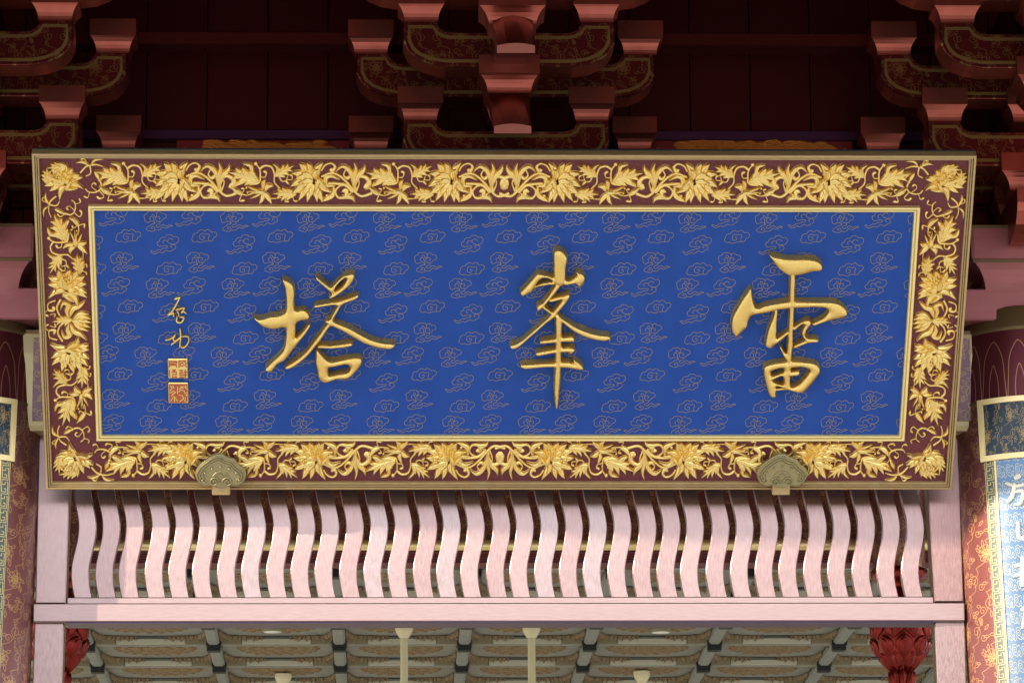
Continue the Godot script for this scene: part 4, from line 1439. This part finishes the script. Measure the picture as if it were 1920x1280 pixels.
func corner_vines(st: SurfaceTool, tf: Transform2D) -> void:
	# between the corner flower and the first leaves, along +x
	blades(st, tf, [
		[5, 1, 11, 2, 26, 14, 38, 26, 56, 29, 70, 25], [5, 1, 11, 2, 44, 27, 45, 14, 36, 8], [7, 0, 11, 3, 44, 28, 30, 34, 18, 33], [7, 0, 11, 3, 46, 29, 54, 38, 70, 39], [5, 2, 11, 2, 40, 30, 34, 40, 27, 38],
		[9, 0, 12, 3, 52, 18, 57, 9, 64, -2], [5, 1, 11, 2, 62, 0, 64, -12, 54, -20, 40, -20, 34, -14], [5, 2, 11, 2, 56, -19, 46, -10, 50, -4, 55, -8], [6, 2, 11, 3, 60, -18, 68, -28, 60, -32, 54, -28], [5, 2, 11, 2, 42, -20, 38, -30, 30, -28], [5, 2, 11, 2, 62, -2, 68, 8, 62, 14]])
	knob(st, tf, Vector2(61, 1), 3.0, 0.012, 0.008)

func build_carving(board: MeshInstance3D) -> void:
	var z := -0.022
	var top_y := Q(950, 342, 0).y
	var bot_y := Q(950, 864, 0).y
	var lx := (Q(108, 420).x + Q(137, 420).x) * 0.5
	lx = (Q(122, 450).x + Q(134, 800).x) * 0.5
	var rx := (Q(1760, 450).x + Q(1745, 800).x) * 0.5
	var mid := (Q(122, 603).y + Q(1752, 603).y) * 0.5
	var pieces := {}
	var make := func(key: String, tf: Transform2D) -> Mesh:
		var id := key + str(tf.x) + str(tf.y)
		if pieces.has(id):
			return pieces[id]
		var st := new_st()
		var t0 := Transform2D(tf.x, tf.y, Vector2.ZERO)
		match key:
			"peony_carving": peony(st, t0)
			"scroll_carving": scroll_work(st, t0)
			"bud_carving": lily_bud(st, t0)
			"vine_carving": vine_work(st, t0)
			"corner_vine_carving": corner_vines(st, t0)
			"leaf_carving": serrated(st, t0, Vector2(160, 0), Vector2(103, 19), 32)
			"leaf_carving_b": serrated(st, t0, Vector2(190, 9), Vector2(226, 31), 23)
			"leaf_carving_c": serrated(st, t0, Vector2(229, -24), Vector2(185, -20), 25)
			"corner_leaf": serrated(st, t0, Vector2(0, 0), Vector2(36, 0), 22)
			"lily": 
				blades(st, t0, [[12, 3, 13, 4, 0, 0, 14, 14, 30, 16], [12, 3, 13, 5, 0, 0, 18, 8, 33, 6], [12, 3, 13, 6, 0, 0, 18, 0, 34, -2], [12, 3, 13, 5, 0, 0, 16, -8, 32, -12], [12, 3, 13, 4, 0, 0, 10, -14, 28, -20], [9, 3, 13, 14, -2, 0, 10, 2, 22, 4], [9, 3, 13, 14, -2, 0, 10, -4, 20, -8]])
			"side_scroll":
				blades(st, t0, [[6, 1, 12, 3, -16, 45, -24, 28, -20, 12, -12, 2], [12, 0, 13, 3, -2, 4, -6, 20, -2, 32, -12, 36, -18, 22], [13, 0, 13, 3, -1, 6, 6, 24, 18, 30, 30, 42], [8, 2, 12, 3, -26, 42, -40, 36, -40, 22, -30, 22, -32, 30], [6, 2, 11, 3, -40, 24, -48, 14, -40, 8], [5, 2, 11, 2, -38, 12, -28, 14, -30, 6]])
		var m := done(st)
		pieces[id] = m
		return m
	var put := func(key: String, called: String, tf: Transform2D) -> void:
		mi(called, make.call(key, tf), M.gold, board, Vector3(tf.origin.x, tf.origin.y, z))
	var unit := func(tf: Transform2D, with_scroll: bool, lead: float) -> void:
		put.call("peony_carving", "peony_carving", tf)
		if with_scroll:
			put.call("scroll_carving", "scroll_carving", tf)
		var back := Transform2D(tf.x, tf.y, tf * Vector2(-lead, 0))
		put.call("leaf_carving", "leaf_carving", back)
		put.call("leaf_carving_b", "leaf_carving", back)
		put.call("leaf_carving_c", "leaf_carving", back)
		put.call("bud_carving", "bud_carving", back)
		put.call("vine_carving", "vine_carving", back)
	for row: float in [1.0, -1.0]:
		var y := top_y if row > 0 else bot_y
		for s: float in [-1.0, 1.0]:
			for k in 3:
				var x: float = [0.345, 1.185, 2.01][k]
				# on the left half the stems run towards the middle (+x)
				unit.call(Transform2D(Vector2(-s * MX, 0), Vector2(0, row * MY), Vector2(s * x - 0.005, y)), true, 256.0 if k < 2 else 250.0)
	for s: float in [-1.0, 1.0]:
		var x := lx if s < 0 else rx
		var out := Vector2(s * MX * 1.02, 0)
		for u: float in [1.0, -1.0]:
			unit.call(Transform2D(Vector2(0, -u * MX), out, Vector2(x, mid + u * 0.24)), false, 255.0)
			put.call("side_scroll", "scroll_carving", Transform2D(Vector2(-s * MX, 0), Vector2(0, u * MX), Vector2(x - s * 0.01, mid)))
		put.call("lily", "bud_carving", Transform2D(Vector2(-s * MX, 0), Vector2(0, MX), Vector2(x - s * 0.03, mid)))
		put.call("corner_leaf", "leaf_carving", Transform2D(Vector2(s * MX, 0), Vector2(0, MX), Vector2(x - s * 0.02, mid)))
	for sx: float in [-1.0, 1.0]:
		for sy: float in [-1.0, 1.0]:
			var c := Vector2(lx if sx < 0 else rx, top_y if sy > 0 else bot_y)
			var k := 0.00355
			var d := Vector2(-sx, -sy) * k * 0.7071
			var e := Vector2(sx, -sy) * k * 0.7071
			put.call("peony_carving", "peony_carving", Transform2D(d * 0.84, e * 0.84, c + Vector2(0, 0)))
			for a: Vector2 in [Vector2(sx * 0.06, sy * 0.07)]:
				put.call("corner_leaf", "leaf_carving", Transform2D(Vector2(sx * k, 0), Vector2(0, k), c + Vector2(sx * -0.03, sy * 0.095)))
				put.call("corner_leaf", "leaf_carving", Transform2D(Vector2(0, sy * k), Vector2(k, 0), c + Vector2(sx * 0.095, sy * -0.03)))
			put.call("corner_vine_carving", "vine_carving", Transform2D(Vector2(-sx * MX, 0), Vector2(0, sy * MY), c + Vector2(-sx * 0.02, 0)))
			put.call("corner_vine_carving", "vine_carving", Transform2D(Vector2(0, -sy * MX), Vector2(sx * MX, 0), c + Vector2(0, -sy * 0.02)))

# ---- characters, signature and seals
func glyph(called: String, org: Vector2, sc: float, polys: Array, holes: Array, step: float) -> void:
	var s := []
	var h := []
	for p: Array in polys:
		s.append(smooth_line(px_poly(p, org, sc), 2, true))
	for p: Array in holes:
		h.append(smooth_line(px_poly(p, org, sc), 2, true))
	var lift := 0.062
	var place := func(p: Vector2) -> Vector2:
		return Q(p.x, p.y, lift)
	var mesh := relief(s, h, step, 0.050, 3.0, 0.014, 0.020, place)
	mesh.surface_set_material(0, M.cast)
	mesh.surface_set_material(1, M.cast_side)
	mi(called, mesh, null, plaque, Vector3(0, 0, -0.0135))

func px_poly(a: Array, org: Vector2, sc: float) -> PackedVector2Array:
	var out := PackedVector2Array()
	for i in range(0, a.size() - 1, 2):
		out.append(org + Vector2(a[i], a[i + 1]) / sc)
	return out

func build_characters() -> void:
	var ta := [
		[293, 325, 330, 330, 365, 352, 380, 385, 385, 440, 383, 540, 440, 535, 470, 550, 488, 575, 484, 605, 440, 612, 402, 626, 392, 650, 390, 700, 386, 740, 410, 722, 440, 690, 470, 655, 492, 640, 488, 665, 460, 710, 420, 760, 380, 810, 330, 875, 300, 905, 262, 925, 240, 955, 215, 978, 180, 975, 172, 955, 190, 935, 230, 895, 280, 850, 305, 810, 315, 760, 318, 700, 312, 665, 280, 668, 230, 675, 180, 668, 140, 650, 115, 625, 92, 595, 125, 602, 165, 598, 210, 583, 260, 580, 300, 565, 318, 545, 322, 500, 318, 440, 312, 390],
		[530, 305, 545, 308, 600, 350, 635, 375, 655, 365, 680, 340, 720, 305, 760, 285, 795, 280, 808, 295, 805, 325, 780, 360, 740, 395, 700, 425, 660, 450, 628, 460, 625, 448, 660, 415, 700, 390, 735, 350, 748, 316, 735, 316, 700, 345, 674, 378, 662, 405, 655, 425, 635, 415, 600, 385, 560, 350, 535, 325],
		[517, 515, 540, 502, 620, 490, 700, 475, 780, 450, 830, 432, 835, 450, 800, 470, 740, 492, 715, 512, 690, 550, 665, 590, 655, 612, 680, 630, 760, 660, 850, 710, 920, 745, 1000, 768, 1060, 775, 1092, 780, 1090, 800, 1060, 818, 1010, 815, 940, 800, 870, 775, 800, 735, 730, 695, 670, 665, 640, 655, 615, 680, 580, 735, 530, 800, 480, 860, 430, 905, 380, 940, 340, 958, 312, 955, 318, 940, 360, 915, 410, 880, 460, 835, 510, 770, 560, 705, 600, 650, 612, 635, 597, 628, 600, 612, 630, 605, 650, 570, 675, 525, 680, 508, 650, 505, 600, 512, 550, 522, 520, 524],
		[540, 800, 570, 790, 650, 788, 720, 778, 780, 772, 797, 780, 785, 795, 730, 805, 650, 812, 580, 810, 545, 808],
		[535, 830, 550, 828, 580, 860, 610, 890, 640, 905, 700, 895, 780, 878, 840, 875, 860, 890, 860, 920, 840, 950, 800, 995, 770, 1020, 740, 1030, 680, 1030, 640, 1045, 600, 1055, 570, 1045, 545, 1015, 540, 970, 528, 920, 530, 870]]
	glyph("gold_character", Vector2(450, 440), 3.766, ta, [[622, 950, 660, 942, 740, 925, 770, 935, 768, 965, 745, 985, 690, 992, 640, 1005, 622, 1000]], 1.6)
	var feng := [
		[428, 140, 440, 118, 465, 110, 495, 122, 520, 150, 528, 180, 522, 210, 515, 250, 512, 320, 500, 350, 475, 362, 450, 352, 435, 330, 430, 250],
		[500, 322, 545, 320, 575, 300, 590, 280, 582, 262, 605, 266, 635, 275, 648, 300, 645, 330, 615, 365, 595, 358, 580, 345, 545, 350, 500, 354],
		[200, 400, 225, 375, 265, 330, 300, 290, 320, 272, 345, 275, 380, 285, 420, 298, 440, 305, 440, 350, 400, 350, 340, 362, 300, 375, 285, 395, 250, 415, 220, 432, 203, 420],
		[445, 350, 480, 355, 455, 395, 405, 455, 362, 505, 332, 530, 315, 527, 312, 505, 325, 488, 350, 478, 390, 430],
		[400, 460, 440, 440, 500, 425, 535, 413, 546, 430, 535, 455, 500, 500, 460, 545, 445, 570, 380, 615, 320, 670, 260, 720, 200, 775, 155, 795, 130, 785, 132, 765, 170, 755, 230, 720, 290, 665, 350, 615, 400, 565, 435, 525, 470, 480, 490, 452, 450, 462, 410, 470],
		[345, 490, 375, 500, 410, 530, 450, 555, 510, 590, 560, 625, 620, 655, 690, 680, 760, 695, 805, 698, 825, 710, 820, 728, 780, 738, 720, 732, 660, 715, 600, 690, 540, 650, 490, 610, 440, 575, 400, 545, 370, 525, 350, 508],
		[442, 560, 490, 580, 488, 700, 487, 800, 485, 880, 483, 980, 475, 1080, 465, 1180, 452, 1205, 440, 1190, 432, 1100, 432, 1000, 440, 880, 443, 700],
		[333, 742, 360, 732, 440, 720, 540, 705, 572, 712, 578, 740, 550, 742, 480, 744, 400, 752, 340, 754],
		[305, 818, 340, 808, 440, 792, 530, 780, 570, 785, 582, 800, 570, 815, 545, 830, 530, 837, 540, 816, 480, 815, 400, 826, 330, 840, 310, 834],
		[200, 900, 240, 895, 330, 890, 440, 885, 540, 880, 576, 895, 562, 862, 600, 880, 630, 905, 640, 932, 610, 938, 570, 928, 480, 920, 380, 918, 280, 927, 230, 930, 205, 917]]
	glyph("gold_character", Vector2(920, 440), 3.657, feng, [[303, 366, 335, 320, 365, 304, 405, 311, 421, 326, 405, 336, 345, 346]], 1.6)
	var lei := [
		[385, 150, 420, 160, 500, 175, 560, 180, 640, 178, 710, 185, 750, 205, 765, 230, 762, 255, 740, 268, 700, 268, 640, 285, 570, 298, 520, 295, 480, 270, 440, 235, 410, 190],
		[532, 285, 572, 285, 570, 400, 568, 480, 562, 600, 558, 700, 555, 800, 545, 880, 540, 915, 510, 915, 512, 850, 515, 760, 522, 640, 530, 500],
		[250, 392, 262, 395, 270, 450, 285, 510, 310, 525, 360, 505, 440, 490, 500, 482, 540, 478, 640, 480, 740, 480, 830, 482, 885, 495, 925, 525, 942, 560, 930, 585, 890, 600, 830, 612, 760, 632, 710, 650, 690, 645, 700, 630, 760, 600, 790, 570, 805, 545, 780, 525, 700, 520, 600, 525, 540, 530, 450, 540, 370, 560, 290, 572, 260, 585, 240, 620, 232, 660, 200, 690, 175, 718, 150, 728, 125, 700, 115, 650, 125, 590, 155, 530, 190, 470, 225, 420],
		[425, 530, 448, 545, 443, 620, 440, 690, 438, 742, 470, 725, 520, 690, 530, 700, 480, 745, 430, 785, 400, 810, 370, 805, 355, 785, 365, 730, 380, 670, 405, 610, 420, 560],
		[555, 668, 600, 640, 640, 612, 670, 610, 685, 625, 680, 650, 655, 680, 642, 718, 660, 735, 700, 740, 737, 745, 732, 767, 690, 770, 650, 777, 600, 797, 562, 812, 560, 800, 600, 775, 640, 755, 622, 730, 615, 700, 632, 655, 638, 642, 620, 642, 590, 662, 565, 684],
		[460, 798, 478, 810, 495, 842, 515, 850, 530, 890, 505, 890, 482, 855],
		[345, 950, 370, 930, 420, 915, 500, 905, 560, 900, 640, 905, 710, 915, 745, 945, 748, 980, 730, 1010, 690, 1060, 650, 1105, 620, 1125, 580, 1125, 530, 1108, 440, 1110, 440, 1150, 410, 1160, 385, 1140, 365, 1080, 348, 1010]]
	var lei_hole := [[402, 972, 440, 958, 487, 950, 480, 985, 410, 1008], [412, 1035, 450, 1015, 483, 1008, 490, 1060, 470, 1072, 430, 1050], [440, 1078, 470, 1084, 490, 1090, 480, 1096, 442, 1096], [547, 948, 620, 944, 672, 962, 660, 990, 620, 1040, 590, 1070, 555, 1085, 538, 1075, 540, 1010, 580, 1006, 603, 992, 596, 966, 548, 976]]
	glyph("gold_character", Vector2(1340, 440), 3.765, lei, lei_hole, 1.6)
	# signature: two small characters
	var z := -0.0135
	var sign := [
		[[18, 235, 165, 262, 158, 292, 150], [15, 285, 155, 255, 210, 215, 280, 168, 318], [12, 170, 318, 205, 308, 225, 300], [12, 248, 268, 290, 258, 335, 248], [12, 335, 250, 300, 296, 322, 284, 348, 305], [12, 222, 290, 226, 312, 226, 332], [12, 258, 275, 272, 300, 276, 328], [15, 262, 325, 256, 382, 300, 388, 325, 345, 282, 335]],
		[[12, 145, 558, 200, 545, 247, 505], [13, 243, 508, 222, 545, 240, 575], [14, 203, 602, 262, 558, 300, 525], [14, 288, 442, 293, 520, 285, 627], [13, 298, 522, 360, 525, 373, 560, 350, 610, 315, 632, 288, 612]]]
	for g: Array in sign:
		var st := new_st()
		for b: Array in g:
			var pts := PackedVector2Array()
			for i in range(1, b.size() - 1, 2):
				pts.append(Q(280 + b[i] / 5.117, 530 + b[i + 1] / 5.117, 0.015))
			blade(st, Transform2D.IDENTITY, pts, b[0] / 5.117 * 0.0052, 4, 0.024)
		mi("signature_character", done(st), M.gold, plaque, Vector3(0, 0, z))
	# two seals
	var seal1 := [[55, 30, 95, 30], [15, 22, 15, 45, 55, 45], [15, 25, 85, 25, 85, 50, 50, 50], [15, 60, 85, 60, 85, 82], [15, 60, 15, 82], [110, 20, 180, 20], [110, 20, 110, 85], [125, 40, 150, 40, 150, 70, 125, 70, 125, 40], [165, 30, 185, 45, 165, 60, 185, 80], [15, 110, 15, 180], [40, 110, 80, 110], [35, 130, 85, 130, 85, 155, 40, 155, 40, 180, 88, 180], [62, 110, 62, 130], [110, 115, 150, 115, 130, 115, 130, 140, 110, 140, 150, 140], [110, 160, 185, 160], [110, 182, 160, 182], [170, 105, 170, 185], [155, 130, 190, 130]]
	var seal2 := [[20, 20, 40, 45, 20, 75], [45, 20, 60, 50], [20, 95, 60, 70], [30, 120, 75, 80], [25, 170, 55, 120, 90, 170], [60, 175, 60, 130], [95, 30, 90, 100], [110, 55, 150, 30, 185, 55], [120, 25, 150, 50], [165, 20, 180, 40], [105, 85, 125, 60, 160, 75, 160, 95, 185, 90], [105, 110, 140, 120, 150, 150, 110, 175], [140, 150, 170, 130, 160, 170, 185, 180], [170, 105, 185, 120]]
	for k in 2:
		var c0 := Q(280 + [170, 172][k] / 5.117, 530 + [735, 965][k] / 5.117, 0.01)
		var c1 := Q(280 + [366, 370][k] / 5.117, 530 + [922, 1160][k] / 5.117, 0.01)
		var st := new_st()
		box(st, Vector3(c0.x, c1.y, 0), Vector3(c1.x, c0.y, 0.018), 0.004)
		var seal := mi("seal", done(st), M.gold if k == 0 else M.gold, plaque, Vector3(0, 0, z))
		st = new_st()
		if k == 1:
			box(st, Vector3(c0.x + 0.006, c1.y + 0.006, 0.0), Vector3(c1.x - 0.006, c0.y - 0.006, 0.0195), 0.001)
			mi("seal_ground", done(st), M.seal_red, seal)
			st = new_st()
		for ln: Array in (seal1 if k == 0 else seal2):
			var pts := PackedVector2Array()
			for i in range(0, ln.size() - 1, 2):
				pts.append(Vector2(lerpf(c0.x, c1.x, ln[i] / 196.0), lerpf(c0.y, c1.y, ln[i + 1] / 196.0)))
			ribbon(st, pts, 0.0075 if k == 0 else 0.0055, 0.018 if k == 0 else 0.0195, false, 0.003)
		mi("seal_strokes", done(st), M.seal_red if k == 0 else M.gold, seal)

# ---- the two cloud hooks that carry the plaque
func build_hooks() -> void:
	var spots := [[413, 889, "cloud shaped bronze clasp on the plaque's bottom edge, left one of two"], [1466, 889, "cloud shaped bronze clasp on the plaque's bottom edge, right one of two"]]
	var body := PackedVector2Array()
	for p: Array in [[-49, -4], [-46, 8], [-38, 17], [-28, 20], [-18, 19], [-10, 23], [0, 24], [10, 23], [18, 19], [28, 20], [38, 17], [46, 8], [49, -3], [44, -14], [34, -21], [26, -31], [12, -35], [6, -40], [-8, -41], [-20, -36], [-28, -30], [-38, -23], [-45, -14]]:
		body.append(Vector2(p[0] * MX, -p[1] * MY))
	body = smooth_line(body, 3, true)
	var place := func(p: Vector2) -> Vector2:
		return p
	var plate := relief([body], [], 0.004, 0.016, 0.010, 0.008, 0.002, place)
	for s: Array in spots:
		var at := Q(s[0], s[1], 0.05)
		var n := Vector3(0, -sin(LEAN), cos(LEAN))
		var u := Vector3(0, cos(LEAN), sin(LEAN))
		var o := thing("cloud_clasp", s[2], "bracket", PLAQUE_AT + Vector3(at.x, 0, 0) + u * at.y + n * 0.048, "bronze clasps under the plaque")
		o.rotation.x = LEAN
		mi("cloud_plate", plate, M.patina, o)
		# nested ridges, curls and beads
		var st := new_st()
		for k in 3:
			var ring := inset(body, 0.012 + 0.016 * k)
			var pts := PackedVector2Array()
			for p in ring:
				if p.y > -0.045 + 0.012 * k:
					pts.append(p)
			var first := 0
			for i in pts.size():
				if pts[i].distance_to(pts[i - 1]) > 0.05:
					first = i
			var run := PackedVector2Array()
			for i in pts.size():
				run.append(pts[(first + i) % pts.size()])
			ridge(st, run, 0.011, 0.020, 0.018)
		for e: float in [-1.0, 1.0]:
			var c := PackedVector2Array()
			for i in 26:
				var t := i / 25.0
				var a := PI * 0.9 + TAU * 1.7 * t
				c.append(Vector2(e * (0.041 + 0.034 * (1.0 - 0.85 * t) * cos(a)), -0.038 - 0.036 * (1.0 - 0.85 * t) * sin(a)))
			ridge(st, c, 0.011, 0.020, 0.020)
			c = PackedVector2Array()
			for i in 16:
				var t := i / 15.0
				var a := PI * 1.4 + TAU * 1.1 * t
				c.append(Vector2(e * (0.112 + 0.030 * (1.0 - 0.8 * t) * cos(a)), -0.024 - 0.030 * (1.0 - 0.8 * t) * sin(a)))
			ridge(st, c, 0.009, 0.020, 0.017)
			for b: Vector2 in [Vector2(0.098, 0.028), Vector2(0.055, 0.058), Vector2(0.115, -0.026)]:
				knob(st, Transform2D.IDENTITY, Vector2(e * b.x, b.y), 0.010, 0.020, 0.022)
		knob(st, Transform2D.IDENTITY, Vector2(0, 0.072), 0.010, 0.020, 0.022)
		ridge(st, pv([-0.05, 0.005, -0.03, 0.028, 0.0, 0.040, 0.03, 0.028, 0.05, 0.005]), 0.011, 0.020, 0.018)
		ridge(st, pv([-0.018, -0.004, -0.010, 0.012, 0.0, 0.018, 0.010, 0.012, 0.018, -0.004]), 0.009, 0.020, 0.016)
		obj("cloud_relief", st, M.patina, o)
		st = new_st()
		box(st, Vector3(-0.057, -0.148, -0.20), Vector3(0.057, -0.075, 0.012), 0.005)
		obj("foot", st, M.bronze, o)

func ridge(st: SurfaceTool, pts: PackedVector2Array, w: float, z: float, h: float) -> void:
	st.set_smooth_group(0)
	var rows := []
	var n := pts.size()
	for i in n:
		var t := (pts[mini(i + 1, n - 1)] - pts[maxi(i - 1, 0)]).normalized()
		var nn := Vector2(-t.y, t.x) * w * 0.5
		var row := []
		for o: Vector2 in [Vector2(-1, 0), Vector2(-0.6, 0.8), Vector2(0, 1), Vector2(0.6, 0.8), Vector2(1, 0)]:
			var p := pts[i] + nn * o.x
			row.append(Vector3(p.x, p.y, z + h * o.y))
		rows.append(row)
	for i in n - 1:
		for k in 4:
			quad(st, rows[i][k], rows[i][k + 1], rows[i + 1][k + 1], rows[i + 1][k])
